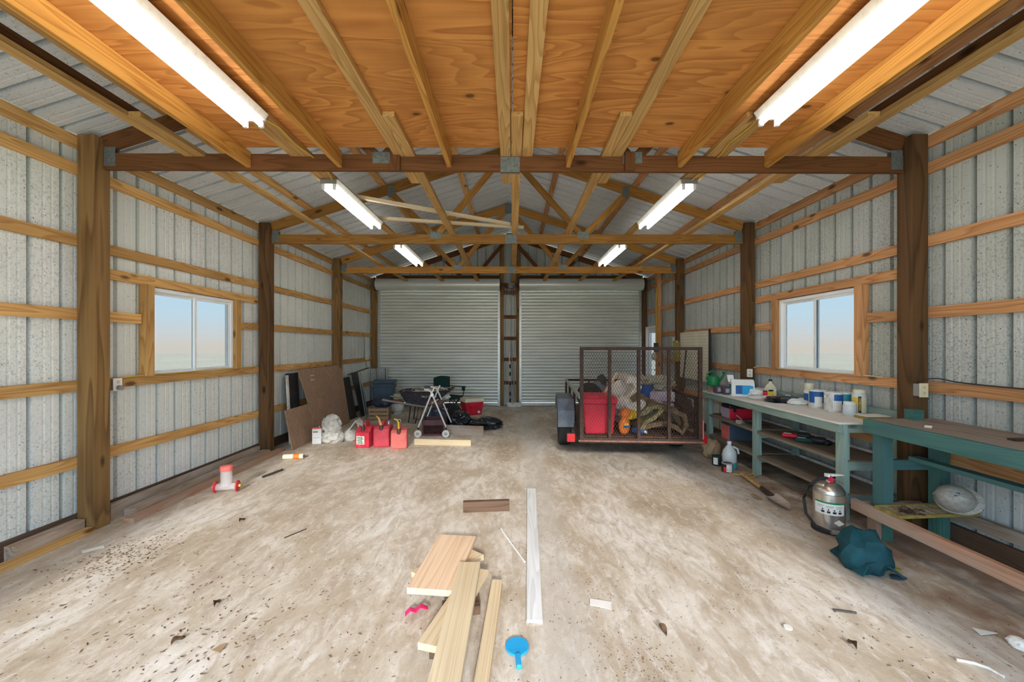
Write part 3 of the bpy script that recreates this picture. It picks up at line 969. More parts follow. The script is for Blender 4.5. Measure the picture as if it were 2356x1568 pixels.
# pegboard with real holes hinted by dark dots
t = thing('pegboard', 'cream pegboard leaning against the right wall beyond the bench', 'pegboard', (3.50, 7.78, .95))
obj('board', G().box(-.006, .006, -.62, .60, 0, .92), 'peg', t)
hg = G()
for i in range(22):
    for j in range(16):
        y_, z_ = -.59 + i * .0545, .03 + j * .057
        hg.box(-.0068, -.0058, y_ - .010, y_ + .010, z_ - .006, z_ + .006)
tag(obj('holes', hg, 'grey', t), kind='stuff')
obj('edge_strip', G().box(-.01, .012, -.66, -.62, 0, .95), 'insul', t)

# ------------------------------------------------------------------ mint workbench
bx = thing('workbench', 'long mint green workbench with shelves under the right window', 'workbench', (3.27, 4.95, 0))
bt = .905
def W(name, x0, x1, y0, y1, z0, z1, m, par=bx):
    """axis-aligned board in world coords; grain along the longest side"""
    d = (x1 - x0, y1 - y0, z1 - z0); k = d.index(max(d))
    c = [(x0 + x1) / 2, (y0 + y1) / 2, (z0 + z1) / 2]
    p0 = c[:]; p1 = c[:]; p0[k] -= d[k] / 2; p1[k] += d[k] / 2
    if k == 0: return board(name, p0, p1, d[1], d[2], m, par)
    if k == 1: return board(name, p0, p1, d[0], d[2], m, par)
    return board(name, p0, p1, d[0], d[1], m, par, up=(0, 1, 0))
W('top', 2.96, 3.455, 3.64, 6.27, bt - .018, bt, 'benchtop'); W('top', 3.458, 3.592, 3.64, 5.955, bt - .018, bt, 'benchtop')
W('front_rail', 2.97, 3.008, 3.66, 6.25, bt - .098, bt - .019, 'benchlight'); W('back_rail', 3.54, 3.58, 3.66, 5.95, bt - .098, bt - .019, 'benchlight')
W('end_rail', 3.01, 3.538, 3.665, 3.70, bt - .098, bt - .019, 'benchlight'); W('splash_board', 3.555, 3.592, 3.66, 5.95, bt + .001, bt + .09, 'benchlight')
for y_ in (3.70, 5.00, 6.20):
    W('leg', 3.010, 3.048, y_ - .045, y_ + .045, 0, bt - .02, 'benchlight'); W('leg', 3.049, 3.087, y_ - .02, y_ + .045, 0, bt - .02, 'benchlight')
    yb = min(y_, 5.90); W('leg', 3.50, 3.538, yb - .045, yb + .045, 0, bt - .02, 'benchlight')
    for zz in (.50, .195): W('end_rung', 3.088, 3.499, yb - .019, yb + .019, zz - .04, zz + .04, 'benchlight')
for zz in (.555, .25):
    W('shelf', 3.052, 3.496, 3.66, 4.96, zz - .014, zz, 'shelf'); W('shelf', 3.052, 3.496, 5.04, 6.25, zz - .014, zz, 'shelf')
    W('shelf_lip', 3.012, 3.05, 3.75, 4.95, zz - .03, zz + .001, 'shelf'); W('shelf_lip', 3.012, 3.05, 5.05, 6.15, zz - .03, zz + .001, 'shelf')
    W('back_light_strip', 3.54, 3.56, 3.66, 5.94, zz - .03, zz + .012, 'white_dirty')  # white colour puts window light along the back rails

# ------------------------------------------------------------------ green workbench (nearest)
bx2 = thing('workbench', 'dark green stained workbench running out of frame at the right', 'workbench', (3.3, 2.4, 0))
bt2 = .98
for a, b in ((3.03, 3.21), (3.213, 3.40), (3.403, 3.59)): W('top_plank', a, b, .9, 3.43, bt2 - .036, bt2, 'benchtop2', bx2)
W('front_apron', 2.99, 3.028, .9, 3.43, bt2 - .112, bt2 - .002, 'benchdark', bx2)
W('end_apron', 3.03, 3.58, 3.38, 3.42, bt2 - .112, bt2 - .038, 'benchdark', bx2)
for y_ in (3.34, 1.2):
    W('leg', 3.032, 3.12, y_ - .045, y_ + .045, 0, bt2 - .037, 'benchdark', bx2); W('leg', 3.50, 3.588, y_ - .045, y_ + .045, 0, bt2 - .037, 'benchdark', bx2)
    W('end_rung', 3.121, 3.499, y_ - .019, y_ + .019, .575, .655, 'benchdark', bx2)
W('stretcher', 3.27, 3.36, .95, 3.32, .656, .69, 'benchdark', bx2)
b = W('timber_offcut', 3.335, 3.42, 3.34, 3.425, bt2, bt2 + .085, 'benchdark', None); tag(b, 'dark green square block on the far end of the green bench', 'wood block')

# timber frame below the green bench, with yellow grate
t = bx2
W('low_rail', 2.945, 2.985, .9, 3.50, .185, .275, 'reddish', t); W('low_cross_rail', 2.99, 3.49, 3.42, 3.455, .19, .27, 'old', t); W('rail_foot', 2.99, 3.03, 3.30, 3.39, 0, .184, 'reddish', t)
W('low_back_rail', 3.545, 3.585, .9, 3.28, .20, .29, 'old', t)
t = thing('floor_grate', 'yellow edged metal grate under the green bench', 'grate', (3.27, 3.24, .30))
A = Matrix.Rotation(R(-2.2), 4, 'Y')
obj('rim', G().box(-.31, .30, -.17, -.155, -.012, .012).box(-.31, .30, .03, .045, -.012, .012).box(-.31, -.295, -.155, .03, -.012, .012).box(.285, .30, -.155, .03, -.012, .012).box(-.295, .285, -.06, -.048, -.012, .010).xf(A), 'yellow_old', t)
for i in range(27):
    x = -.285 + i * .0212
    obj('grate_bar', G().box(x, x + .009, -.155, .03, -.006, .004).xf(A), 'old', t)
# hard hat on its side
t = thing('hard_hat', 'dusty grey hard hat lying on the yellow grate', 'hard hat', (3.36, 3.05, .318), R(0))
hatm = Matrix.Translation((0, 0, .12)) @ Matrix.Rotation(R(-60), 4, 'Z') @ Matrix.Rotation(R(62), 4, 'X') @ Matrix.Rotation(R(4), 4, 'Z') @ Matrix.Scale(.80, 4)
def dome(u, v):
    a = 2 * pi * u; ph = v * pi / 2
    r = cos(ph)
    return Vector((.140 * r * cos(a), .125 * r * sin(a), .185 * sin(ph)))
obj('shell', G().grid_fn(dome, 28, 10, True).xf(hatm), 'hat', t, smooth=True)
def brim(u, v):
    a = 2 * pi * u; ex = .012 + .035 * max(cos(a), 0) ** 2
    return Vector(((.138 + ex * v) * cos(a), (.123 + ex * v) * sin(a), -.012 * v))
obj('brim', G().grid_fn(brim, 28, 2, True).xf(hatm), 'hat', t, smooth=True)
obj('ridge', G().tube([hatm @ Vector((.141 * cos(a), 0, .187 * sin(a))) for a in [pi * i / 14 for i in range(15)]], .007, 6), 'hat', t, smooth=True)
obj('emblem', G().cbox((0, 0, 0), (.045, .028, .002), (0, 0, R(30))).xf(hatm @ Matrix.Translation((.045, .0, .178)) @ Matrix.Rotation(R(22), 4, 'Y')), 'tote', t)
t = thing('rusty_chain', 'small rusty chain heaped on the grate beside the hard hat', 'chain', (3.08, 3.12, .305))
cg = G()
for i in range(26):
    a = rng.uniform(0, 6.28); r_ = rng.uniform(0, .075); c = Vector((r_ * cos(a) * 1.5, r_ * sin(a), .006 + rng.uniform(0, .02)))
    q = Matrix.Rotation(rng.uniform(0, 6), 3, 'Z') @ Matrix.Rotation(rng.uniform(-1, 1), 3, 'X')
    cg.tube([c + q @ Vector((.014 * cos(s), .008 * sin(s), 0)) for s in [2 * pi * k / 8 for k in range(8)]], .003, 5, True)
tag(obj('links', cg, 'rust', t), kind='stuff')
# hose/pipe on green bench
t = thing('vice_hose', 'black bent hose standing on the green bench at the right edge', 'hose', (3.42, 2.62, bt2))
obj('hose', G().tube([(0, 0, .03), (0, .0, .10), (.015, -.01, .22), (.05, -.03, .32), (.11, -.06, .375), (.17, -.1, .36)], .020, 10), 'rubber', t, smooth=True)
obj('ferrule', G().tube([(-.002, 0, 0), (0, 0, .13)], .023, 10), 'galv', t, smooth=True)
obj('base_bar', G().box(-.16, .10, -.02, .03, 0, .014), 'rust', t)
o = obj('torn_label', G().ribbon([(0, .002), (.03, .004), (.05, .012), (.065, .008)], -.02, .02, .002), 'paper'); o.location = (3.12, 3.02, bt2 + .002); o.rotation_euler = (0, 0, R(40))
tag(o, 'small torn white label on the green bench', 'paper')

# ================================================================== things on and under the mint bench
def can(name, label, loc, r, h, body, lid, lab=None, cat='can', handle=False):
    t = thing(name, label, cat, loc)
    obj('body', G().lathe([(r * .97, 0), (r, .004), (r, h - .006), (r * 1.02, h)], 24), body, t, smooth=True)
    obj('lid', G().lathe([(r * 1.03, h - .006), (r * 1.03, h + .004), (r * .86, h + .004), (r * .84, h - .002), (0, h - .002)], 24), lid, t, smooth=True)
    for k, (a0, a1, z0, z1, m) in enumerate(lab or ()):
        n = max(3, int((a1 - a0) / 12))
        obj('label', G().grid_fn(lambda u, v: Vector(((r + .0012 + .0006 * k) * cos(R(a0 + (a1 - a0) * u)), (r + .0012 + .0006 * k) * sin(R(a0 + (a1 - a0) * u)), z0 + (z1 - z0) * v)), n, 1), m, t, smooth=True)
    if handle:
        obj('wire_handle', G().tube([(r * 1.02 * cos(a), .01, h * .72 + .11 * sin(a)) for a in [pi * i / 14 for i in range(15)]], .0025, 5), 'steel', t)
    return t
B_ = bt
can('paint_can', 'white and blue paint can, leftmost of the three on the bench', (3.43, 4.52, B_), .083, .195, 'white_dirty', 'white', [(170, 330, .06, .185, 'blue'), (215, 262, .02, .13, 'paper')])
can('paint_can', 'white and blue paint can in the middle of the three', (3.41, 4.27, B_), .083, .20, 'white_dirty', 'white', [(235, 330, .03, .185, 'blue'), (228, 285, .02, .12, 'paper')], handle=True)
can('paint_can', 'teal banded paint can behind the white jar', (3.515, 4.25, B_), .075, .20, 'white_dirty', 'white', [(170, 350, .07, .19, 'teal_lab')])
t = thing('spray_bottle', 'white and blue aerosol tin standing behind the paint cans', 'bottle', (3.485, 4.72, B_))
obj('body', G().lathe([(.05, 0), (.053, .005), (.053, .17), (.045, .18)], 20), 'white', t, smooth=True)
obj('label', G().lathe([(.0535, .03), (.0535, .14)], 20, cap=False), 'blue', t, smooth=True)
obj('band', G().grid_fn(lambda u, v: Vector((.0545 * cos(R(230 + 90 * u)), .0545 * sin(R(230 + 90 * u)), .03 + .11 * v)), 6, 1), 'amber', t)
obj('cap', G().lathe([(.048, .18), (.048, .25), (.044, .255)], 20), 'cooler_lid', t, smooth=True)
t = thing('plastic_jar', 'small white translucent jar in front of the paint cans', 'jar', (3.355, 4.00, B_))
obj('body', G().lathe([(.052, 0), (.056, .006), (.056, .10), (.048, .115)], 20), 'milky', t, smooth=True)
obj('lid', G().lathe([(.050, .112), (.050, .138), (.046, .140)], 20), 'white', t, smooth=True)
t = thing('glue_jug', 'clear jug with yellow and black label by the paint cans', 'jug', (3.50, 4.06, B_), R(-32))
obj('body', G().lathe([(.055, 0), (.06, .01), (.06, .20), (.048, .222)], 20), 'milky', t, smooth=True)
obj('cap', G().lathe([(.050, .222), (.050, .25), (.046, .255)], 18), 'cooler_lid', t, smooth=True)
obj('yellow_label', G().grid_fn(lambda u, v: Vector((.0612 * cos(R(205 + 55 * u)), .0612 * sin(R(205 + 55 * u)), .03 + .15 * v)), 6, 1), 'yellow', t, smooth=True)
obj('black_label', G().grid_fn(lambda u, v: Vector((.0618 * cos(R(255 + 24 * u)), .0618 * sin(R(255 + 24 * u)), .025 + .165 * v)), 4, 1), 'black', t, smooth=True)
obj('grey_label', G().grid_fn(lambda u, v: Vector((.0612 * cos(R(279 + 50 * u)), .0612 * sin(R(279 + 50 * u)), .03 + .15 * v)), 6, 1), 'cream', t, smooth=True)
text('lettering', 'TITEBOND', .026, 'yellow', t, (-.003, -.0632, .11), (R(90), R(90), R(-3)))
t = thing('box_tray', 'shallow brown box with pale top beside the glue jug', 'box', (3.43, 3.83, B_))
obj('tray', G().box(-.11, .11, -.07, .07, 0, .03), 'yellow_old', t); obj('cover', G().box(-.112, .112, -.072, .072, .03, .036), 'paper', t)
# white appliance box with picture
t = thing('printed_box', 'white cardboard box with blue picture on the mint bench', 'box', (3.20, 5.62, B_), R(-18))
obj('carton', G().box(-.14, .14, -.10, .10, 0, .17), 'white', t)
obj('flap', G().prism([(-.10, .17), (.10, .17), (.06, .225), (-.06, .225)], -.14, .14, 'X'), 'white', t)
obj('open_flap', G().cbox((-.13, .02, .235), (.09, .006, .10), (R(-20), 0, R(20))), 'white', t)
obj('picture', G().box(-.09, .10, -.1016, -.1004, .03, .15), 'blue', t); obj('picture_fade', G().box(-.01, .125, -.1024, -.1012, .025, .145), M['paddle'], t)
obj('side_print', G().box(-.1412, -.1402, -.08, .08, .02, .16), 'teal_lab', t)
# bottle of yellow fluid, red can, bags and cloth
t = thing('oil_bottle', 'cream bottle with yellow label on the bench under the window', 'bottle', (3.42, 5.33, B_))
obj('body', G().taper((0, 0, 0), (.12, .08), (.12, .08), .14), 'cooler_lid', t, bevel=.012); obj('shoulder', G().taper((0, 0, .14), (.115, .075), (.045, .045), .055), 'cooler_lid', t, bevel=.006)
obj('neck', G().lathe([(.02, .19), (.018, .235)], 14), 'cooler_lid', t, smooth=True); obj('cap', G().lathe([(.022, .225), (.022, .25), (.02, .252)], 14), 'black', t, smooth=True)
obj('label', G().box(-.055, .02, -.0415, -.040, .015, .12), 'yellow', t); obj('black_badge', G().box(-.05, .01, -.0425, -.0412, .095, .118), 'black', t)
can('aerosol_can', 'small red and black can beside the cream bottle', (3.33, 5.30, B_), .026, .10, 'red', 'black', cat='can')
for i, (p, d_, m, lb) in enumerate((((3.38, 5.52, B_), (.13, .11, .055), 'white', 'white crumpled plastic bag behind the cream bottle'),
                                 ((3.28, 5.24, B_), (.14, .09, .022), 'white_dirty', 'flattened white wrapper at the bench front'),
                                 ((3.36, 4.98, B_), (.17, .12, .035), 'bag', 'black rag lying on the bench below the window'),
                                 ((3.42, 4.77, B_), (.11, .08, .035), 'white', 'white cloth lying beside the black rag'))):
    o = obj('crumpled_cloth', G().lump((0, 0, 0), d_, 11 + i, .5, 1.9, 3, sharp=True), m, smooth=True); o.location = p; tag(o, lb, 'cloth')
can('spice_jar', 'small clear grey jar by the splash board under the window', (3.50, 5.10, B_), .035, .085, 'milky', 'grey', cat='jar')
for i, (x, y_, lb) in enumerate(((3.02, 5.90, 'left'), (3.06, 5.75, 'right'))):
    t = thing('storage_pot', 'dark square plastic pot with pale label, %s one of two at the bench end' % lb, 'pot', (x - .0, y_, B_))
    obj('pot', G().taper((0, 0, 0), (.09, .09), (.115, .115), .105), 'purple', t, bevel=.006); obj('label', G().box(-.035, .035, -.060, -.052, .03, .09), 'lilac', t)
t = thing('wood_scrap_stack', 'stack of brown board offcuts at the far end of the bench', 'boards', (3.16, 6.05, B_))
for k in range(3): obj('offcut', G().cbox((.02 * k, .01 * k, .016 + .033 * k), (.40, .16, .03), (0, 0, R(-8 + 9 * k))), 'mortar' if k == 1 else 'old', t)
# watering can
t = thing('watering_can', 'green plastic watering can behind the trailer gate', 'watering can', (3.03, 6.07, B_ + .10), R(12))
obj('body', G().lathe([(.085, 0), (.09, .01), (.080, .13), (.06, .145)], 22), 'green', t, smooth=True)
obj('spout', G().tube([(.07, 0, .04), (.14, 0, .10), (.19, 0, .17)], [.024, .02, .016], 10), 'green', t, smooth=True)
obj('spout_flare', G().lathe([(.016, 0), (.03, .03)], 14, (.185, 0, .165)), 'green', t, smooth=True)
obj('handle', G().tube([(.05, 0, .14), (.03, 0, .20), (-.04, 0, .215), (-.10, 0, .17), (-.115, 0, .10), (-.08, 0, .05)], .011, 8), 'green', t, smooth=True)
# shelf contents
t = thing('tool_box', 'red toolbox with black lid on the middle shelf of the mint bench', 'toolbox', (3.26, 5.83, .555))
obj('body', G().box(-.17, .17, -.11, .11, 0, .15), 'red', t, bevel=.008); obj('lid', G().box(-.175, .175, -.115, .115, .15, .205), 'black', t, bevel=.012)
obj('latch', G().box(-.12, -.08, -.122, -.112, .10, .18), 'black', t); obj('end_panel', G().box(-.176, -.171, -.10, .10, .01, .15), 'lilac', t)
t = thing('tool_box', 'dark box with pink end on the bottom shelf of the mint bench', 'toolbox', (3.26, 5.83, .25))
obj('body', G().box(-.17, .17, -.11, .11, 0, .215), 'tote', t, bevel=.006); obj('end_panel', G().box(-.176, -.171, -.105, .105, .005, .21), M['gas_c'], t); obj('lid', G().box(-.175, .175, -.115, .115, .215, .24), 'tote', t)
t = thing('car_jack', 'grey metal jack bar on the middle shelf below the red toolbox', 'jack', (3.20, 5.45, .555), R(20))
obj('bar', G().box(-.16, .16, -.03, .03, 0, .035), 'grey', t, bevel=.004); obj('end', G().box(-.19, -.16, -.035, .035, 0, .05), 'old', t)
t = thing('steering_lock', 'black rod with pale hooked ends on the middle shelf', 'tool', (3.16, 5.22, .56), R(-75))
obj('rod', G().tube([(-.20, 0, .02), (.20, 0, .04)], .010, 8), 'black', t, smooth=True); obj('hook', G().tube([(-.20, 0, .02), (-.24, .0, .05), (-.29, -.02, .09), (-.31, -.01, .075)], .008, 8), 'steel', t, smooth=True)
for y_, m, ml, lb in ((4.52, 'red', 'black', 'red'), (4.30, 'canvas', 'black', 'dark green')):
    t = thing('cordless_drill', '%s and black power tool lying on the middle shelf' % lb, 'power tool', (3.20, y_, .557), R(-38))
    obj('handle', G().lathe([(.020, -.14), (.025, -.13), (.025, 0), (.02, .01)], 12, (0, 0, .026), 'X'), m, t, smooth=True)
    obj('label', G().box(-.125, -.05, -.012, .012, .049, .0525), 'milky' if m != 'red' else 'paper', t)
    obj('motor', G().lathe([(.025, 0), (.038, .02), (.04, .10), (.03, .125)], 14, (0, 0, .04), 'X'), ml, t, smooth=True)
    obj('guard', G().lump((.13, .01, .0), (.045, .05, .03), 3, .25, 2, 2), ml, t, smooth=True)
# on the floor by the bench
t = thing('fluid_jug', 'translucent jug with blue fluid on the floor by the mint bench', 'jug', (2.86, 5.30, 0), R(10))
obj('body', G().lathe([(.082, 0), (.088, .01), (.088, .17), (.078, .22), (.035, .285), (.024, .295), (.024, .32)], 22), 'milky', t, smooth=True)
obj('fluid', G().lathe([(.0885, .004), (.0888, .08)], 22, cap=False), 'bluefluid', t, smooth=True); obj('cap', G().lathe([(.027, .315), (.027, .34), (.025, .342)], 16), 'white', t, smooth=True)
obj('grip', G().tube([(.03, -.03, .28), (.075, -.06, .25), (.09, -.055, .19)], .014, 8), 'milky', t, smooth=True)
can('paint_can', 'dark green topped can on the floor left of the jug', (2.745, 5.40, 0), .06, .125, 'black', 'canvas', [(200, 255, .02, .11, 'white_dirty')])
can('paint_can', 'short rusty lidded can in front of the jug', (2.735, 5.12, 0), .065, .11, 'black', 'old', [(235, 300, .01, .10, 'white_dirty'), (205, 235, .01, .07, 'red')])
o = obj('plastic_bag', G().lump((0, 0, 0), (.105, .09, .13), 31, .35, 1.7, 3, sharp=True), 'mortar', smooth=True); o.location = (2.86, 5.78, 0); tag(o, 'tan plastic bag slumped on the floor by the trailer', 'bag')
cable('twine', 'loop of yellow twine on the floor by the short can', [(2.70, 5.22, .008), (2.74, 5.02, .01), (2.86, 4.94, .008), (2.98, 4.98, .01), (2.96, 4.90, .008), (2.82, 4.88, .01), (2.84, 4.98, .014)], .005, 'cable')
# shovel
t = thing('shovel', 'old shovel with wooden handle lying in front of the bench', 'shovel', (2.70, 4.35, 0))
obj('shaft', G().tube([(.11, .58, .03), (.02, .0, .045)], .018, 8), 'flat', t, smooth=True); obj('socket', G().tube([(.03, .06, .045), (.0, -.16, .04)], [.022, .03], 8), 'rust', t, smooth=True)
obj('blade', G().grid_fn(lambda u, v: Vector((-.02 + (.075 - .02 * v * v) * (2 * u - 1) * (1 - max(0, v - .75) * 2.2), -.15 - .30 * v, .012 + .03 * (2 * u - 1) ** 2 + .02 * (1 - v))), 8, 8), 'old', t, smooth=True)
o = obj('cardboard_scrap', G().cbox((0, 0, .02), (.09, .10, .004), (R(12), R(14), R(20))), 'mortar'); o.location = (2.56, 4.22, 0); tag(o, 'torn cardboard scrap beside the shovel', 'scrap')

# fire extinguisher
t = thing('fire_extinguisher', 'stainless fire extinguisher standing by the green bench', 'fire extinguisher', (2.755, 3.50, 0))
r_ = .115
obj('cylinder', G().lathe([(r_, 0), (r_, .335), (r_ * .99, .345), (r_ * .93, .365), (r_ * .75, .395), (r_ * .45, .415), (.03, .42)], 32), 'stainless', t, smooth=True)
obj('base_ring', G().lathe([(r_ + .012, 0), (r_ + .012, .03), (r_ + .002, .034)], 32), 'rubber', t, smooth=True)
obj('weld_band', G().lathe([(r_ + .0005, .33), (r_ + .0022, .334), (r_ + .0005, .338)], 32, cap=False), 'stainless', t, smooth=True)
def wrap(name, a0, a1, z0, z1, m, off=.0012, par=t, rr=r_):
    return obj(name, G().grid_fn(lambda u, v: Vector(((rr + off) * cos(R(a0 + (a1 - a0) * u)), (rr + off) * sin(R(a0 + (a1 - a0) * u)), z0 + (z1 - z0) * v)), max(3, int((a1 - a0) / 9)), 1), m, par, smooth=True)
wrap('label', 178, 292, .165, .272, 'paper'); wrap('label_stripe', 178, 292, .258, .272, 'green', .0018); wrap('side_label', 298, 345, .16, .27, 'stainless', .0015)
for k in range(4):
    wrap('pictogram', 205 + k * 20, 217 + k * 20, .18, .197, 'black', .0018); wrap('pictogram', 208 + k * 20, 213 + k * 20, .202, .214, 'black', .0018)
for k in range(3): wrap('text_line', 188 + k * 34, 214 + k * 34, .235, .239, 'grey', .0018); wrap('text_line', 188 + k * 34, 210 + k * 34, .225, .228, 'grey', .0018)
obj('diamond', G().prism([(-.05, .11), (-.005, .132), (.04, .098), (-.005, .078)], -.1168, -.1158, 'Y'), 'paper', t)
obj('valve', G().lathe([(.024, .415), (.024, .45), (.018, .475)], 14), 'steel', t, smooth=True); obj('gauge', G().lathe([(.022, -.035), (.022, -.02)], 16, (-.005, 0, .445), 'Y'), 'red', t, smooth=True)
obj('carry_handle', G().prism([(-.03, .462), (.12, .475), (.12, .480), (-.03, .49)], -.014, .014, 'Y'), 'white', t); obj('lever', G().prism([(.0, .452), (.125, .395), (.125, .402), (.0, .465)], -.011, .011, 'Y'), 'steel', t)
hp = [(-.02, -.01, .452), (-.10, -.03, .462), (-.20, -.05, .41), (-.262, -.06, .30), (-.25, -.07, .17), (-.19, -.10, .08), (-.11, -.15, .05)]
obj('hose', G().tube([Vector(p) for p in hp], .012, 10), 'rubber', t, smooth=True); obj('nozzle', G().tube([(-.10, -.15, .05), (.10, -.20, .035), (.21, -.225, .025)], [.02, .018, .014], 10), 'grey', t, smooth=True)
# teal cloth bag
t = thing('cloth_bag', 'teal cloth bag crumpled on the floor by the extinguisher', 'bag', (2.53, 2.90, 0))
obj('heap', G().lump((0, 0, 0), (.125, .125, .135), 47, .40, 1.45, 3, sharp=True), 'tealcloth', t, smooth=True)
obj('fold', G().ribbon([(-.13, .02), (-.09, .10), (-.02, .12), (.05, .10), (.10, .05), (.13, .012)], -.15, -.05, .014, wob=.03, seed=5), 'tealcloth', t, smooth=True)
obj('drape', G().ribbon([(-.09, .02), (-.02, .05), (.04, .12), (.08, .17), (.12, .10), (.14, .02)], .05, .20, .012, wob=.04, seed=9), 'tealcloth', t, smooth=True)
o = obj('wood_chip', G().cbox((0, 0, .012), (.10, .03, .02), (0, 0, R(-15))), 'yellow_old'); o.location = (2.70, 2.86, 0); tag(o, 'yellowish wood chip sticking out beside the teal bag', 'wood chip')
o = obj('paint_flake', G().lump((0, 0, 0), (.055, .035, .006), 8, .4, 2, 2), 'tote', smooth=True); o.location = (2.66, 2.77, 0); tag(o, 'flat blue grey lump on the floor near the teal bag', 'scrap')

# ================================================================== trailer
tr = thing('utility_trailer', 'rusty utility trailer with mesh ramp gate, loaded with junk', 'trailer', (.87, 5.20, 0), R(-3.7))
TW, TL, dz = 1.53, 2.85, .40
def TB(name, x0, x1, y0, y1, z0, z1, m='rust', bevel=0): return obj(name, G().box(x0, x1, y0, y1, z0, z1), m, tr, bevel=bevel)
for k in range(8):
    a = .03 + k * (TW - .06) / 8
    TB('deck_plank', a + .003, a + (TW - .06) / 8 - .003, .03, TL - .03, dz, dz + .035, 'old_dark')
for x in (0, TW - .05): TB('side_frame', x, x + .05, 0.02, TL, dz - .06, dz + .04)
for y_ in (.02, TL - .05): TB('end_frame', .05, TW - .05, y_, y_ + .05, dz - .06, dz)
for x in (.0, TW - .04):
    TB('top_rail', x, x + .04, .10, TL, .90, .94, 'galv' if x == 0 else 'rust')
    for y_ in (.10, 1.0, 1.9, TL - .04): TB('rail_post', x, x + .04, y_, y_ + .04, dz + .04, .90)
TB('top_rail', .04, TW - .04, TL - .04, TL, .90, .94)
for x in (.45, 1.0): TB('rail_post', x, x + .04, TL - .04, TL, dz + .0, .90)
TB('tongue', TW / 2 - .04, TW / 2 + .04, TL, TL + 1.1, dz - .08, dz)
TB('tongue_foot', TW / 2 - .03, TW / 2 + .03, TL + .9, TL + .96, 0, dz - .08)
for s, x in ((-1, -.115), (1, TW + .115)):
    wy = 1.36
    obj('tyre', G().lathe([(.17, -.095), (.29, -.10), (.32, -.085), (.328, -.05), (.328, .05), (.32, .085), (.29, .10), (.17, .095)], 32, (x, wy, .328), 'X'), 'rubber', tr, smooth=True)
    for q in (-.06, -.03, 0, .03, .06): obj('tread_groove', G().lathe([(.329, q - .004), (.3305, q - .003), (.3305, q + .003), (.329, q + .004)], 32, (x, wy, .328), 'X', cap=False), 'black', tr)
    obj('rim', G().lathe([(.17, -.06), (.17, .06)], 24, (x, wy, .328), 'X'), 'galv', tr, smooth=True)
    fp = [(wy - .52, .38), (wy - .50, .62), (wy - .36, .775), (wy - .10, .80), (wy + .20, .80), (wy + .40, .70), (wy + .48, .50)]
    obj('fender', G().ribbon(fp, x - .125, x + .125, .012, axis='X'), 'fender' if s < 0 else 'rust', tr)
    obj('axle_stub', G().tube([(x, wy, .328), (TW / 2, wy, .328)], .03, 8), 'rust', tr)
    TB('tail_lamp', x - .055 + (.02 if s < 0 else -.02), x + .055 + (.02 if s < 0 else -.02), .18, .24, .31, .42, 'red_lamp', .008)
    TB('lamp_bracket', min(x, s * .0 + (0 if s < 0 else TW)) , max(x, (0.03 if s < 0 else TW)), .24, .26, .38, .42)
# gate
gh0, gh1 = .375, 1.585
for n_, (x0, x1, z0, z1) in (('gate_bottom', (0, TW, gh0, gh0 + .045)), ('gate_top', (0, TW, gh1 - .042, gh1)), ('gate_side', (0, .045, gh0 + .045, gh1 - .042)), ('gate_side', (TW - .045, TW, gh0 + .045, gh1 - .042))):
    TB(n_, x0, x1, -.04, 0, z0, z1)
for fx in (.247, .486, .733): TB('gate_bar', fx * TW - .019, fx * TW + .019, -.04, 0, gh0 + .045, gh1 - .042)
TB('gate_lip', -.02, TW + .02, -.046, -.04, gh0 - .005, gh0 + .018, 'rust_red')
mg = G(); cw, chh = .034, .060
nx = int((TW - .05) / cw); nz = int((gh1 - gh0 - .08) / chh)
for i in range(nx + 1):
    for j in range(nz + 1):
        cx = .03 + i * cw + .5 * cw; cz = gh0 + .045 + j * chh + .5 * chh
        if cx > TW - .03: continue
        for sx in (-1, 1):
            for sz in (-1, 1):
                p = [Vector((cx, -.012, cz + sz * chh / 2)), Vector((cx + sx * cw / 2, -.012, cz))]
                if max(p[0].z, p[1].z) > gh1 - .03: continue
                d_ = (p[1] - p[0]).normalized(); n_ = Vector((-d_.z, 0, d_.x)) * .0015
                q = [mg.bm.verts.new(v) for v in (p[0] - n_, p[1] - n_, p[1] + n_, p[0] + n_)]
                q2 = [mg.bm.verts.new(v.co + Vector((0, .004, 0))) for v in q]
                mg.bm.faces.new(q); mg.bm.faces.new(q2[::-1]); mg.bm.faces.new((q[0], q[1], q2[1], q2[0])); mg.bm.faces.new((q[3], q2[3], q2[2], q[2]))
tag(obj('gate_mesh', mg, 'rust', tr), kind='stuff')
# chain at the right of the gate
lk = G()
for i in range(11):
    z = .93 - i * .026; x = TW + .012
    rot = i % 2
    lk.tube([(x + (.010 * cos(a) if rot else .002 * cos(a)), -.02 + (.002 * cos(a) if rot else .010 * cos(a)), z + .018 * sin(a)) for a in [2 * pi * k / 8 for k in range(8)]], .0035, 5, True)
tag(obj('gate_chain', lk, 'chain', tr), kind='stuff')
TB('chain_latch', TW + .005, TW + .02, -.03, -.01, .42, .66, M['gas_c'])

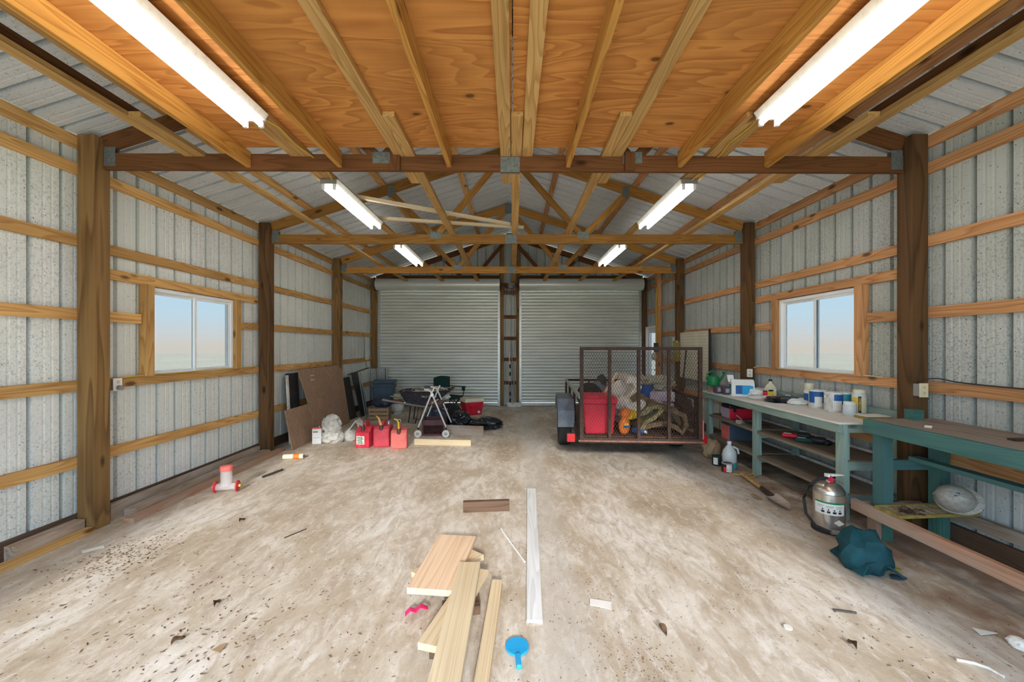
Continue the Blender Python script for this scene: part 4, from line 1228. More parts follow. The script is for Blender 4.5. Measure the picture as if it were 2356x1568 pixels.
# load: separate things resting on the deck, placed in trailer coordinates
TM = Matrix.Translation((.87, 5.20, 0)) @ Matrix.Rotation(R(-3.7), 4, 'Z')
def TP(x, y_, z): return TM @ Vector((x, y_, z))
D0 = dz + .037
t = thing('storage_bin', 'red plastic bin inside the trailer behind the gate', 'bin', TP(.27, .32, D0), R(-3.7))
sh = G(); w0, w1, h_ = .36, .43, .50
obj('tub', G().taper((0, 0, 0), (w0, .40), (w1, .46), h_ * .80), 'red', t, bevel=.015); obj('rim', G().taper((0, 0, h_ * .80), (w1 + .02, .48), (w1 + .03, .49), .07), 'red', t, bevel=.01); obj('lid', G().taper((0, 0, h_ * .80 + .07), (w1 + .02, .48), (w1 - .04, .42), .035), 'red', t, bevel=.01)
t = thing('detergent_box', 'orange detergent packet lying behind the gate', 'packet', TP(.60, .16, D0), R(12))
obj('packet', G().lump((0, 0, 0), (.075, .06, .13), 5, .12, 1.5, 3), 'orange', t, smooth=True); obj('emblem', G().lathe([(.035, -.064), (.035, -.058)], 16, (0, 0, .12), 'Y'), 'yellow', t); obj('badge', G().box(-.04, .04, -.066, -.062, .09, .12), 'blue', t)
t = thing('detergent_bottle', 'yellow and orange bottle slumped above the detergent packet', 'bottle', TP(.70, .24, D0 + .18), R(30))
obj('body', G().lump((0, 0, 0), (.15, .07, .075), 6, .12, 1.4, 3), 'yellow', t, smooth=True); obj('label', G().lump((-.10, -.01, .03), (.08, .07, .07), 7, .12, 1.4, 2), 'orange', t, smooth=True); obj('cap', G().lathe([(.03, .14), (.03, .19)], 14, (0, 0, .06), 'X'), 'blue', t, smooth=True)
t = thing('blue_bottle', 'dark blue bottle at the bottom of the trailer load', 'bottle', TP(.78, .15, D0), R(-40))
obj('body', G().lathe([(.03, -.08), (.04, -.07), (.04, .05), (.018, .09)], 14, (0, 0, .042), 'X'), 'blue', t, smooth=True); obj('cap', G().lathe([(.02, .088), (.02, .115)], 12, (0, 0, .042), 'X'), 'white', t, smooth=True)
# rugs
def rug(name, label, path, y0, y1, th, m, wob=.02, seed=1, hem=None):
    t = thing(name, label, 'rug', TP(path[0][0], y0, D0), R(-3.7))
    ox, oz = path[0][0], D0
    P = [(a - ox, b - oz) for a, b in path]
    obj('pile', G().ribbon(P, 0, y1 - y0, th, wob=wob, seed=seed), m, t, smooth=True)
    if hem: obj('hem', G().ribbon([(a, b + .0) for a, b in P], -.012, .0, th * 1.25, wob=wob, seed=seed), hem, t, smooth=True)
    return t
rug('rolled_rug', 'brown rug rolled on the trailer deck at the right', [(.80, .50), (.95, .56), (1.12, .59), (1.26, .53), (1.34, .46), (1.40, .56), (1.36, .68), (1.22, .76), (1.05, .80), (.90, .83)], .12, .95, .06, 'rug_brown', .02, 2)
rug('folded_rug', 'olive patterned rug folded in the middle of the load', [(.80, .48), (.86, .60), (.98, .66), (1.08, .76), (1.02, .82), (.90, .78), (.82, .70)], .10, .7, .05, 'camo', .03, 3)
rug('draped_rug', 'pale rug draped from the top of the heap down to the right', [(.72, .86), (.80, .93), (.90, .86), (1.02, .80), (1.15, .77), (1.27, .73), (1.34, .64), (1.41, .55)], .26, 1.1, .085, 'rug', .02, 4, 'rug_brown')
rug('pale_rug', 'white backed rug standing upright in the heap', [(.62, .62), (.70, .80), (.80, .93), (.86, 1.02), (.80, 1.12), (.70, 1.14)], .45, 1.2, .10, 'rug', .03, 5)
o = obj('rug_heap', G().lump((0, 0, 0), (.34, .32, .37), 21, .25, 1.6, 4), 'rug', smooth=True); o.location = TP(.86, .95, D0); tag(o, 'cream fleecy rug bundle behind the red bin', 'rug')
o = obj('rug_heap', G().lump((0, 0, 0), (.27, .24, .17), 27, .25, 1.8, 4), 'rug_brown', smooth=True); o.location = TP(1.10, .62, D0); tag(o, 'dark brown rug bundle inside the rolled rug', 'rug')
o = obj('rug_heap', G().lump((0, 0, 0), (.24, .22, .15), 28, .3, 1.6, 4), 'rug', smooth=True); o.location = TP(.78, .42, D0 + .20); tag(o, 'pale rug bundle right of the yellow bottle', 'rug')
o = obj('straw_bundle', G().lump((0, 0, 0), (.30, .28, .36), 22, .25, 2.4, 4), 'straw', smooth=True); o.location = TP(1.10, 1.50, D0); tag(o, 'grey straw coloured bundle in the middle of the trailer', 'bundle')
o = obj('grey_bag', G().lump((0, 0, 0), (.22, .2, .32), 23, .25, 1.7, 4), 'fender', smooth=True); o.location = TP(.42, 1.15, D0); tag(o, 'blue grey bag heaped behind the red bin', 'bag')
o = obj('spare_tyre', G().lathe([(.08, -.05), (.15, -.06), (.19, -.04), (.20, 0), (.19, .04), (.15, .06), (.08, .05)], 28, (0, 0, .20), 'Y'), 'rubber', smooth=True); o.location = TP(.24, .80, D0 + .22); o.rotation_euler = (R(-12), 0, R(10)); tag(o, 'dark round tyre standing behind the red bin', 'tyre')
b = board('wooden_stake', TP(.42, .62, .92), TP(.62, .75, 1.20), .035, .03, 'lumber_red'); tag(b, 'orange wooden handle slanting out of the trailer load', 'handle')
t = thing('cushion_stack', 'lilac foam cushions stacked at the right of the trailer', 'cushions', TP(1.24, .85, D0), R(-10))
for k in range(3): obj('cushion', G().cbox((0, 0, .10 + .165 * k), (.36, .42, .155), (0, 0, R(4 * k))), 'lilac', t, bevel=.03)
o = obj('straw_bale', G().lump((0, 0, 0), (.24, .22, .12), 24, .3, 3, 4), 'straw', smooth=True); o.location = TP(1.25, .90, D0 + .50); tag(o, 'loose grey straw heap on top of the lilac cushions', 'straw')
b = board('loose_plank', TP(1.02, .35, .86), TP(1.45, .30, .60), .10, .03, 'reddish'); tag(b, 'pinkish plank sloping down at the right of the load', 'plank')
t = thing('blue_bucket', 'dark blue bucket tipped in the trailer heap', 'bucket', TP(1.02, .75, D0 + .40))
obj('pail', G().lathe([(.09, 0), (.12, .20), (.125, .205), (.115, .20), (.085, .01)], 22, cap=False), 'blue', t, smooth=True); obj('rim', G().lathe([(.126, .19), (.130, .20), (.126, .21)], 22, cap=False), 'tote', t, smooth=True)
o = obj('twig_clump', G().lump((0, 0, 0), (.06, .05, .07), 25, .5, 3, 3, sharp=True), 'stick', smooth=True); o.location = TP(.46, 1.15, D0 + .56); tag(o, 'dark spiky clump on top of the grey bag', 'clump')
t = thing('garden_stake', 'thin dark rod leaning behind the trailer at the right', 'rod', (3.0, 7.3, 0)); obj('rod', G().tube([(0, 0, 0), (.18, .05, 1.55)], .016, 8), 'black', t, smooth=True); obj('foot', G().lathe([(.04, 0), (.02, .02)], 10), 'black', t)

# ================================================================== clutter along the left wall
# notched plywood sheet leaning on the posts
t = thing('plywood_sheet', 'notched brown plywood sheet leaning on the left wall', 'plywood', (-3.385, 7.34, 0))
lean = math.atan2(.235, 1.20)
pm = Matrix.Rotation(R(1.2), 4, 'Z') @ Matrix.Rotation(-lean, 4, 'Y')
o = obj('sheet', G().prism([(-1.20, 0), (1.08, 0), (1.20, 1.22), (-.58, 1.22), (-.46, .62), (-1.20, .62)], -.008, .008, 'X').xf(pm), M['plysheet'], t)
for k, (yy, hh) in enumerate(((-.2, 1.08), (-.22, 1.0))): obj('stamp', G().box(-.0092 + .017, -.0088 + .0185, yy, yy + .12, hh, hh + .018).xf(pm), 'lumber_red', t)
for i, (y0, y1, h_, m, lb) in enumerate(((6.62, 6.98, 1.14, 'insul', 'dark foam panel leaning behind the notched plywood'), (6.55, 6.60, 1.12, 'sack', 'pale strip leaning behind the notched plywood'))):
    o = obj('wall_panel', G().box(-.012, .012, 0, y1 - y0, 0, h_).xf(Matrix.Rotation(R(-3), 4, 'Y')), m); o.location = (-3.675 + .045 * i, y0, 0); tag(o, lb, 'panel')
# leaning sheets and trims past the third post
for i, (x, y_, w, h_, a, m, lb) in enumerate(((-3.50, 8.66, .34, .92, -10, 'insul', 'dark sheet leaning on the left wall past the third post'),
                                           (-3.40, 9.05, .40, 1.02, -13, 'black', 'black sheet leaning in front of the dark one'))):
    o = obj('leaning_sheet', G().box(-.012, .012, 0, w, 0, h_).xf(Matrix.Rotation(R(a), 4, 'Y')), m); o.location = (x, y_, 0); tag(o, lb, 'sheet')
for i, (p0, p1, lb) in enumerate((((-3.18, 8.75, 0), (-3.46, 9.02, 1.03), 'thin silver trim leaning by the blue bin, front one'), ((-3.28, 9.10, 0), (-3.52, 9.32, .98), 'silver trim leaning behind the front one by the blue bin'))):
    b = board('metal_trim', p0, p1, .05, .008, 'galv', up=(1, 0, 0)); tag(b, lb, 'metal trim')
t = thing('corrugated_offcut', 'pale ribbed metal offcut standing behind the blue bin', 'metal sheet', (-3.50, 10.25, 0)); sheet('offcut', t, -3.62, -3.20, 0, 1.02, lambda q, d, z: (q, 10.25 + d - .12 * z + .12, z), 'galv')
obj('fold', G().box(.29, .30, -.02, .03, 0, 1.0), 'galv', t)
b = board('leaning_lath', (-3.52, 8.62, .98), (-3.40, 9.50, 1.08), .03, .02, 'old_dark'); tag(b, 'thin dark lath propped across the black sheet', 'lath')

t = thing('storage_tote', 'slate blue plastic tote bin by the left roller door', 'bin', (-3.12, 9.80, 0), R(8))
obj('tub', G().taper((0, 0, 0), (.40, .40), (.50, .50), .70), 'tote', t, bevel=.03); obj('rim', G().taper((0, 0, .70), (.53, .53), (.54, .54), .06), 'tote', t, bevel=.012); obj('rib', G().taper((0, 0, .60), (.505, .505), (.515, .515), .04), 'tote', t, bevel=.006)
t = thing('wooden_crate', 'small brown slatted wooden crate by the blue bin', 'crate', (-2.89, 8.78, 0), R(4))
for z in (.02, .105, .19):
    for y_ in (-.13, .13): obj('slat', G().box(-.21, .21, y_ - .008, y_ + .008, z, z + .065), 'amber' if False else 'mortar', t)
    for x in (-.20, .20): obj('slat', G().box(x - .008, x + .008, -.12, .12, z, z + .065), 'mortar', t)
for x in (-.19, .19):
    for y_ in (-.115, .115): obj('corner', G().box(x - .015, x + .015, y_ - .012, y_ + .012, 0, .26), 'old', t)
obj('bottom', G().box(-.19, .19, -.12, .12, .01, .02), 'old', t)
o = obj('camo_bag', G().lump((0, 0, 0), (.20, .13, .11), 51, .3, 2, 3), 'bag_blue', smooth=True); o.location = (-2.86, 8.80, .265); tag(o, 'dark mottled bag lying on the wooden crate', 'bag')
# propane tank
t = thing('propane_tank', 'white propane tank with rusty collar behind the wheelbarrow', 'gas tank', (-2.72, 9.50, 0))
obj('vessel', G().lathe([(.10, .035), (.145, .07), (.155, .11), (.155, .25), (.14, .30), (.09, .345), (.03, .36)], 28), 'white_dirty', t, smooth=True); obj('foot_ring', G().lathe([(.11, 0), (.11, .06)], 24), 'white_dirty', t, smooth=True)
obj('rusty_top', G().lathe([(.1565, .25), (.1415, .302), (.0915, .347), (.03, .3615)], 28, cap=False), 'rust_red', t, smooth=True)
for a0 in (20, 200): obj('collar', G().grid_fn(lambda u, v: Vector((.09 * cos(R(a0 + 140 * u)), .09 * sin(R(a0 + 140 * u)), .33 + .12 * v)), 10, 1), 'cooler_lid', t, smooth=True)
obj('collar_ring', G().tube([(.09 * cos(a), .09 * sin(a), .45) for a in [2 * pi * k / 20 for k in range(20)]], .008, 6, True), 'cooler_lid', t, smooth=True); obj('valve', G().lathe([(.018, .35), (.018, .41), (.025, .415), (.025, .43)], 12), 'steel', t, smooth=True)

# wheelbarrow
t = thing('wheelbarrow', 'black tray wheelbarrow full of tangled junk', 'wheelbarrow', (-1.80, 8.50, 0))
def tray(inner):
    q = .012 if inner else 0
    pr = [(-.52 + q, .66), (-.40 + q, .40 + q), (.18 - q, .36 + q), (.52 - q, .70)]
    return pr
tg = G()
N_ = [(-.50, .64, .26), (-.38, .40, .20), (.16, .36, .20), (.52, .70, .27)]
for side in (-1, 1):
    vs_ = [tg.bm.verts.new((x, side * hw, z)) for x, z, hw in N_]
    top = [tg.bm.verts.new((x, side * (.33 if i in (1, 2) else hw + .02), .655 + .03 * (x > .4))) for i, (x, z, hw) in enumerate(N_)]
    for i in range(3): tg.bm.faces.new((vs_[i], vs_[i + 1], top[i + 1], top[i]))
for i in range(3):
    a, b = N_[i], N_[i + 1]
    tg.bm.faces.new([tg.bm.verts.new(p) for p in ((a[0], -a[2], a[1]), (b[0], -b[2], b[1]), (b[0], b[2], b[1]), (a[0], a[2], a[1]))])
o = obj('tray', tg, 'barrow', t, smooth=False); sm = o.modifiers.new('s', 'SOLIDIFY'); sm.thickness = .008
rim = [(-.52, -.28, .66), (-.38, -.335, .66), (.16, -.335, .66), (.53, -.29, .69), (.53, .29, .69), (.16, .335, .66), (-.38, .335, .66), (-.52, .28, .66)]
obj('rim', G().tube(rim, .012, 6, True), 'rust', t, smooth=True)
for s in (-1, 1):
    obj('handle', G().tube([(.45, s * .10, .27), (-.20, s * .22, .37), (-.86, s * .29, .50)], .022, 8), 'grey', t, smooth=True)
    obj('leg', G().tube([(-.30, s * .21, .36), (-.34, s * .22, .02), (-.20, s * .22, .0), (-.13, s * .21, .35)], .012, 8), 'black', t, smooth=True)
obj('wheel', G().lathe([(.08, -.03), (.17, -.045), (.195, -.02), (.195, .02), (.17, .045), (.08, .03)], 24, (.48, 0, .195), 'Y'), 'rubber', t, smooth=True)
text('lettering', 'TRUE TEMPER', .052, 'white_dirty', t, (.10, -.306, .56), (R(75), 0, 0))
jk = thing('junk_heap', 'tangle of grey wires and plastic in the wheelbarrow', 'junk', (-1.75, 8.50, .45)); jr = random.Random(5)
for k in range(13):
    c = Vector((jr.uniform(-.30, .38), jr.uniform(-.18, .18), .22)); rr = jr.uniform(.05, .13)
    q = Matrix.Rotation(jr.uniform(0, 3), 3, 'Z') @ Matrix.Rotation(jr.uniform(.3, 1.5), 3, 'X')
    obj('wire_loop', G().tube([c + q @ Vector((rr * cos(a), rr * .7 * sin(a), .02 * sin(3 * a))) for a in [2 * pi * i / 14 for i in range(14)]], .008, 5, True), ('galv', 'white_dirty', 'grey')[k % 3], jk, smooth=True)
obj('plastic_pile', G().lump((0, 0, 0), (.34, .19, .12), 61, .4, 2.2, 4, sharp=True), 'white_dirty', jk, smooth=True); obj('dark_pile', G().lump((.12, .05, .04), (.22, .16, .12), 62, .4, 2.2, 3, sharp=True), 'grey', jk, smooth=True); obj('yellow_scrap', G().lump((-.10, -.24, .20), (.05, .03, .03), 63, .4, 2, 2), 'yellow', jk, smooth=True)

# wheeled walker
t = thing('folding_walker', 'silver wheeled walking frame in front of the wheelbarrow', 'walker', (-1.41, 7.06, 0))
for yy, dx in ((0, 0), (.46, .02)):
    obj('leg', G().tube([(-.245 + dx, yy, .17), (-.02 + dx, yy, .74), (.03 + dx, yy + .02, .86)], .0135, 8), 'white', t, smooth=True)
    obj('leg', G().tube([(.245 + dx, yy, .17), (.02 + dx, yy, .70), (-.03 + dx, yy, .80), (-.10 + dx, yy, .83), (-.20 + dx, yy, .835)], .0135, 8), 'white', t, smooth=True)
    obj('grip', G().tube([(-.14 + dx, yy, .834), (-.26 + dx, yy, .836)], .019, 10), 'tote', t, smooth=True)
    for s in (-1, 1):
        obj('leg_tip', G().tube([(s * .245 + dx, yy, .04), (s * .245 + dx, yy, .19)], .011, 8), 'black', t, smooth=True)
        if yy == 0:
            w = obj('wheel', G().lathe([(.02, -.018), (.055, -.018), (.064, -.01), (.064, .01), (.055, .018), (.02, .018)], 24, (s * .245, -.035, .064), 'Y'), 'white', t, smooth=True)
            obj('hub', G().lathe([(.026, -.024), (.030, -.018), (.030, .018), (.026, .024)], 16, (s * .245, -.035, .064), 'Y'), 'galv', w, smooth=True)
obj('cross_bar', G().tube([(.0, .0, .60), (.02, .46, .60)], .011, 8), 'white', t, smooth=True); obj('pad', G().cbox((.02, .23, .58), (.30, .46, .035)), 'maroon', t, bevel=.012); obj('joint', G().lathe([(.03, -.02), (.03, .02)], 14, (0, -.0, .74), 'Y'), 'steel', t, smooth=True)
# milk crate
t = thing('milk_crate', 'maroon plastic milk crate under the walking frame', 'crate', (-1.42, 7.34, 0), R(3))
w, h_ = .185, .28
for s in (-1, 1):
    obj('corner', G().box(s * w - .012, s * w + .012, -w - .012, -w + .012, 0, h_), 'maroon', t); obj('corner', G().box(s * w - .012, s * w + .012, w - .012, w + .012, 0, h_), 'maroon', t)
    obj('rim', G().box(-w, w, s * w - .011, s * w + .011, .185, h_), 'maroon', t); obj('rim', G().box(s * w - .011, s * w + .011, -w, w, .185, h_), 'maroon', t); obj('base_band', G().box(-w, w, s * w - .010, s * w + .010, 0, .035), 'maroon', t); obj('base_band', G().box(s * w - .010, s * w + .010, -w, w, 0, .035), 'maroon', t)
lat = G()
for s in (-1, 1):
    for k in range(9):
        a = -w + k * (2 * w / 9)
        for d_ in (-1, 1):
            x0_, x1_ = (a, a + .10) if d_ > 0 else (a + .10, a)
            x0_, x1_ = max(-w, min(w, x0_)), max(-w, min(w, x1_))
            lat.tube([(x0_, s * w, .03), (x1_, s * w, .19)], .0045, 4); lat.tube([(s * w, x0_, .03), (s * w, x1_, .19)], .0045, 4)
tag(obj('lattice', lat, 'maroon', t), kind='stuff'); obj('bottom', G().box(-w, w, -w, w, .004, .012), 'maroon', t)
o = obj('dark_cloth', G().lump((0, 0, 0), (.20, .16, .20), 71, .35, 1.8, 4, sharp=True), 'bag_blue', smooth=True); o.location = (-1.47, 7.78, 0); o.scale = (1, 1, 1); tag(o, 'dark blue bag standing behind the milk crate', 'bag')
for i, (p, d_, lb) in enumerate((((-1.04, 7.90, 0), (.18, .18, .15), 'black plastic bag heaped behind the short plank, left part'), ((-.56, 7.86, 0), (.28, .22, .10), 'shiny black trash bag spread on the floor near the cooler'))):
    o = obj('trash_bag', G().lump((0, 0, 0), d_, 81 + i, .45, 1.8, 4, sharp=True), 'bag', smooth=True); o.location = p; tag(o, lb, 'trash bag')
b = board('plank', (-1.24, 7.28, .088), (-.52, 7.20, .078), .04, .165, 'old'); tag(b, 'short weathered plank on edge in front of the black bags', 'plank')
b = board('plank', (-1.58, 6.50, .052), (-.66, 6.42, .048), .04, .095, 'lumber'); tag(b, 'pale board lying on edge right of the red fuel cans', 'plank')
b = board('plank', (-1.25, 8.95, .06), (-.98, 8.95, .06), .04, .11, 'reddish'); tag(b, 'small reddish board near the legs of the camp chair', 'plank')

# camp chair
t = thing('camp_chair', 'dark green folding camp chair by the left roller door', 'chair', (-1.52, 9.62, 0), R(52))
for s in (-1, 1):
    obj('leg', G().tube([(s * .24, -.22, .0), (-s * .20, -.20, .40)], .010, 8), 'black', t, smooth=True); obj('leg', G().tube([(s * .24, .22, .0), (-s * .20, .20, .40)], .010, 8), 'black', t, smooth=True)
    obj('leg', G().tube([(s * .24, -.22, .0), (s * .24, .22, .40)], .010, 8), 'black', t, smooth=True); obj('leg', G().tube([(s * .24, .22, .0), (s * .24, -.22, .40)], .010, 8), 'black', t, smooth=True)
    obj('upright', G().tube([(s * .24, .22, .0), (s * .25, .25, .84)], .010, 8), 'black', t, smooth=True); obj('arm_post', G().tube([(s * .24, -.22, .38), (s * .29, -.24, .60)], .010, 8), 'black', t, smooth=True)
    obj('arm_rest', G().ribbon([(s * .29 - .04, .61), (s * .29 + .04, .61)], -.27, .26, .012), 'canvas', t)
obj('cup_holder', G().lathe([(.035, .50), (.045, .61), (.043, .61), (.033, .51)], 14, (.37, -.12, 0)), 'canvas', t, smooth=True)
obj('seat', G().ribbon([(-.24, .40), (-.12, .355), (0, .34), (.12, .355), (.24, .40)], -.22, .21, .008), 'canvas', t, smooth=True)
obj('backrest', G().grid_fn(lambda u, v: Vector((-.25 + .50 * u, .235 + .05 * sin(pi * u), .40 + (.44 + .03 * sin(pi * u)) * v)), 10, 5), 'canvas', t, smooth=True)
# cooler
t = thing('cooler', 'red cooler with cream lid in front of the left roller door', 'cooler', (-.95, 9.42, 0), R(28))
obj('body', G().taper((0, 0, 0), (.36, .30), (.46, .36), .30), 'red', t, bevel=.02); obj('lid', G().taper((0, 0, .30), (.49, .385), (.45, .35), .085), 'cooler_lid', t, bevel=.015)
obj('handle', G().tube([(-.15, -.178, .24), (-.05, -.186, .16), (0, -.186, .23), (.05, -.186, .16), (.15, -.178, .24)], .012, 6), 'red', t, smooth=True); obj('drain', G().lathe([(.03, -.19), (.03, -.15)], 14, (.10, 0, .07), 'Y'), 'white', t, smooth=True)

# fuel cans
def fuel_can(label, loc, rz, mat, w, d_, h_, slope, spout, lab=False):
    t = thing('fuel_can', label, 'fuel can', loc, rz, group='red fuel cans')
    obj('body', G().prism([(-d_ / 2, 0), (d_ / 2, 0), (d_ / 2, h_), (-d_ / 2 + slope, h_), (-d_ / 2, h_ - slope * .8)], -w / 2, w / 2, 'X'), mat, t, bevel=.022)
    obj('handle', G().tube([(0, -d_ / 2 + slope + .02, h_ - .01), (0, -.01, h_ + .055), (0, d_ * .25, h_ + .065), (0, d_ / 2 - .03, h_ + .02), (0, d_ / 2 - .02, h_ - .03)], .020, 10), mat, t, smooth=True)
    obj('seam', G().box(-.003, .003, -d_ / 2 - .002, -d_ / 2 + .01, .02, h_ - slope), mat, t)
    sy = -d_ / 2 + slope * .45
    obj('neck', G().lathe([(.032, h_ - slope * .5 - .03), (.032, h_ - slope * .15 + .02), (.026, h_ + .03 - slope * .1)], 16, (0, sy, 0)), 'maroon', t, smooth=True)
    z = h_ + .01
    if spout == 'grey': obj('spout', G().tube([(0, sy, z), (-.03, sy - .02, z + .045), (-.10, sy - .03, z + .06)], [.012, .009, .006], 8), 'galv', t, smooth=True)
    if spout == 'amber':
        obj('spout', G().tube([(0, sy, z - .01), (-.02, sy, z + .06), (-.045, sy, z + .13), (-.08, sy, z + .16)], [.026, .019, .014, .010], 10), 'amber', t, smooth=True); obj('vent_cap', G().lathe([(.014, h_), (.014, h_ + .05)], 10, (.07, d_ * .2, 0)), 'white', t, smooth=True)
    if spout == 'yellow':
        obj('spout', G().tube([(0, sy, z - .01), (-.005, sy, z + .10), (-.02, sy, z + .15), (-.07, sy, z + .17)], [.016, .014, .012, .010], 8), 'yellow', t, smooth=True)
        obj('spout_guard', G().tube([(.0, sy, z + .10), (.028, sy, z + .13), (.02, sy, z + .165), (-.01, sy, z + .16)], .005, 6), 'cooler_lid', t, smooth=True)
    if lab:
        obj('warning_label', G().box(-.085, .045, -d_ / 2 - .0016, -d_ / 2 - .0004, .055, .185), 'paper', t)
        for k in range(5): obj('label_print', G().box(-.075 + .012 * (k % 2), .028 - .01 * (k % 3), -d_ / 2 - .0024, -d_ / 2 - .0012, .068 + .022 * k, .079 + .022 * k), 'green', t)
    return t
fuel_can('red fuel can with white warning label, leftmost of three', (-2.35, 6.44, 0), R(-6), 'gas_a', .235, .28, .315, .10, 'grey', True)
fuel_can('dusty red fuel can with amber spout, middle of three', (-2.08, 6.48, 0), R(4), 'gas_b', .25, .30, .325, .05, 'amber')
fuel_can('faded red fuel can with yellow spout, rightmost of three', (-1.79, 6.38, 0), R(10), 'gas_c', .245, .30, .285, .05, 'yellow')
# tin, sacks, caulk tube
t = thing('solvent_tin', 'white rectangular tin with red top by the leaning plywood', 'tin', (-3.20, 6.60, 0), R(10))
obj('body', G().box(-.07, .07, -.05, .05, 0, .245), 'white', t, bevel=.006); obj('top', G().box(-.071, .071, -.051, .051, .245, .262), M['gas_c'], t, bevel=.004); obj('cap', G().lathe([(.016, .26), (.016, .285)], 12, (.03, 0, 0)), 'galv', t, smooth=True)
obj('label_bar', G().box(-.055, .02, -.0516, -.0504, .19, .205), 'maroon', t); obj('label_text', G().box(-.055, .05, -.0516, -.0504, .10, .104), 'grey', t)
t = thing('paper_sack', 'tall crumpled white sack standing by the plywood', 'sack', (-2.98, 6.66, 0)); obj('lower', G().lump((0, 0, 0), (.155, .12, .11), 91, .3, 1.6, 4, sharp=True), 'sack', t, smooth=True); obj('upper', G().lump((-.02, .02, .17), (.13, .10, .14), 92, .35, 1.7, 4, sharp=True), 'sack', t, smooth=True)
t = thing('paper_sack', 'white printed sack folded over beside the tall sack', 'sack', (-2.68, 6.80, 0)); obj('base', G().lump((-.06, 0, 0), (.10, .10, .10), 93, .3, 1.6, 3, sharp=True), 'sack', t, smooth=True)
obj('flap', G().ribbon([(-.13, .08), (-.04, .22), (.06, .36), (.10, .30), (.12, .20), (.19, .15)], -.09, .10, .018, wob=.03, seed=8), 'sack', t, smooth=True)
t = thing('foam_can', 'cream and orange foam can lying on the floor', 'can', (-3.09, 5.68, 0), R(8)); obj('body', G().lathe([(.030, -.14), (.036, -.135), (.036, .09), (.030, .10)], 20, (0, 0, .038), 'X'), 'cooler_lid', t, smooth=True); obj('label', G().lathe([(.0366, .0), (.0366, .08)], 20, (0, 0, .038), 'X', False), 'orange', t, smooth=True)
obj('cap', G().lathe([(.031, .10), (.034, .105), (.034, .13)], 18, (0, 0, .038), 'X'), 'cooler_lid', t, smooth=True); obj('nozzle', G().lathe([(.012, .13), (.012, .15)], 10, (0, 0, .038), 'X'), 'maroon', t, smooth=True)
# hummingbird feeder
t = thing('bird_feeder', 'pink and clear hummingbird feeder standing on the floor', 'bird feeder', (-3.13, 4.40, 0), R(12))
obj('bottle', G().lathe([(.05, .07), (.056, .075), (.056, .25), (.05, .255)], 20), 'clear', t, smooth=True); obj('collar', G().lathe([(.058, .235), (.060, .24), (.060, .285), (.05, .29)], 20), M['gas_c'], t, smooth=True); obj('trough', G().tube([(-.10, 0, .06), (.10, 0, .06)], .038, 12), 'clear', t, smooth=True)
for s in (-1, 1):
    fl = obj('flower', G().lathe([(.02, s * .085), (.062, s * .105), (.058, s * .115), (.015, s * .125)], 16, (0, 0, .064), 'X'), M['gas_a'], t, smooth=True); obj('flower_centre', G().lathe([(.018, s * .12), (.012, s * .14)], 12, (0, 0, .064), 'X'), 'yellow', fl, smooth=True)
# lumber on the floor along the left wall
for p0, p1, w, h_, m, lb in (((-3.735, 3.72, .065), (-3.735, 5.92, .065), .04, .13, 'old', 'grey plank on edge against the left wall under the window'),
                          ((-3.59, 3.78, .035), (-3.63, 5.93, .035), .12, .07, 'old', 'long weathered plank lying along the left wall'),
                          ((-3.455, 3.62, .023), (-3.52, 6.12, .023), .095, .046, 'reddish', 'long reddish board lying outermost along the left wall'),
                          ((-3.725, 2.98, .055), (-3.725, 3.46, .055), .09, .11, 'old', 'short dark timber lying against the nearest left post'),
                          ((-3.635, 2.2, .019), (-3.635, 3.47, .019), .075, .038, 'girt', 'yellow board lying beside the short dark timber')):
    b = board('floor_board', p0, p1, w, h_, m); tag(b, lb, 'board')

# ================================================================== lumber and litter in the middle of the floor
LUM = [((-.50, 2.43, .112), (-.425, 3.12, .112), .285, .038, 'lumber_red', 'wide orange board on top of the lumber pile'),
       ((-.585, 2.62, .072), (-.30, 2.98, .072), .235, .038, 'lumber', 'board crossing under the wide orange board'),
       ((-.295, 1.35, .152), (-.282, 2.66, .152), .140, .038, 'lumber', 'long pale board on top, pointing at the viewer'),
       ((-.405, 1.98, .110), (-.225, 2.66, .110), .135, .036, 'lumber', 'brown edged board under the long pale board'),
       ((-.165, 1.45, .030), (-.10, 2.65, .030), .068, .060, 'lumber', 'narrow board on the floor right of the long pale board'),
       ((-.42, 2.40, .026), (-.20, 2.44, .026), .09, .052, 'old_dark', 'dark block hidden under the lumber pile'),
       ((-.50, 2.80, .026), (-.30, 2.80, .026), .09, .052, 'old_dark', 'dark bearer under the wide orange board'),
       ((-.42, 2.10, .045), (-.26, 2.08, .045), .09, .09, 'old_dark', 'dark bearer under the brown edged board'),
       ((-.36, 1.55, .065), (-.22, 1.55, .065), .09, .13, 'old_dark', 'dark bearer under the near end of the pale board'),
       ((-.475, 3.88, .05), (-.03, 3.92, .05), .05, .10, 'old_dark', 'dark brown block standing on edge on the floor')]
for p0, p1, w, h_, m, lb in LUM:
    b = board('lumber_piece', p0, p1, w, h_, m); tag(b, lb, 'lumber')
b = board('white_trim_board', (.210, 4.46, .010), (.128, 2.32, .010), .092, .018, 'trimwhite'); tag(b, 'long white painted trim board on the floor', 'trim board')
o = obj('pink_ribbon', G().ribbon([(0, .004), (.03, .03), (.06, .006), (.09, .035), (.13, .015)], -.02, .02, .004, wob=.02, seed=3), 'pink', smooth=True); o.location = (-.63, 2.36, .02); o.rotation_euler = (0, 0, R(15)); tag(o, 'bright pink ribbon under the lumber pile', 'ribbon')
o = obj('bent_tube', G().tube([(-.095, 3.50, .01), (-.085, 3.45, .01), (-.05, 3.35, .01), (.09, 2.96, .01)], .008, 8), 'white', smooth=True); tag(o, 'thin bent white tube beside the trim board', 'tube')
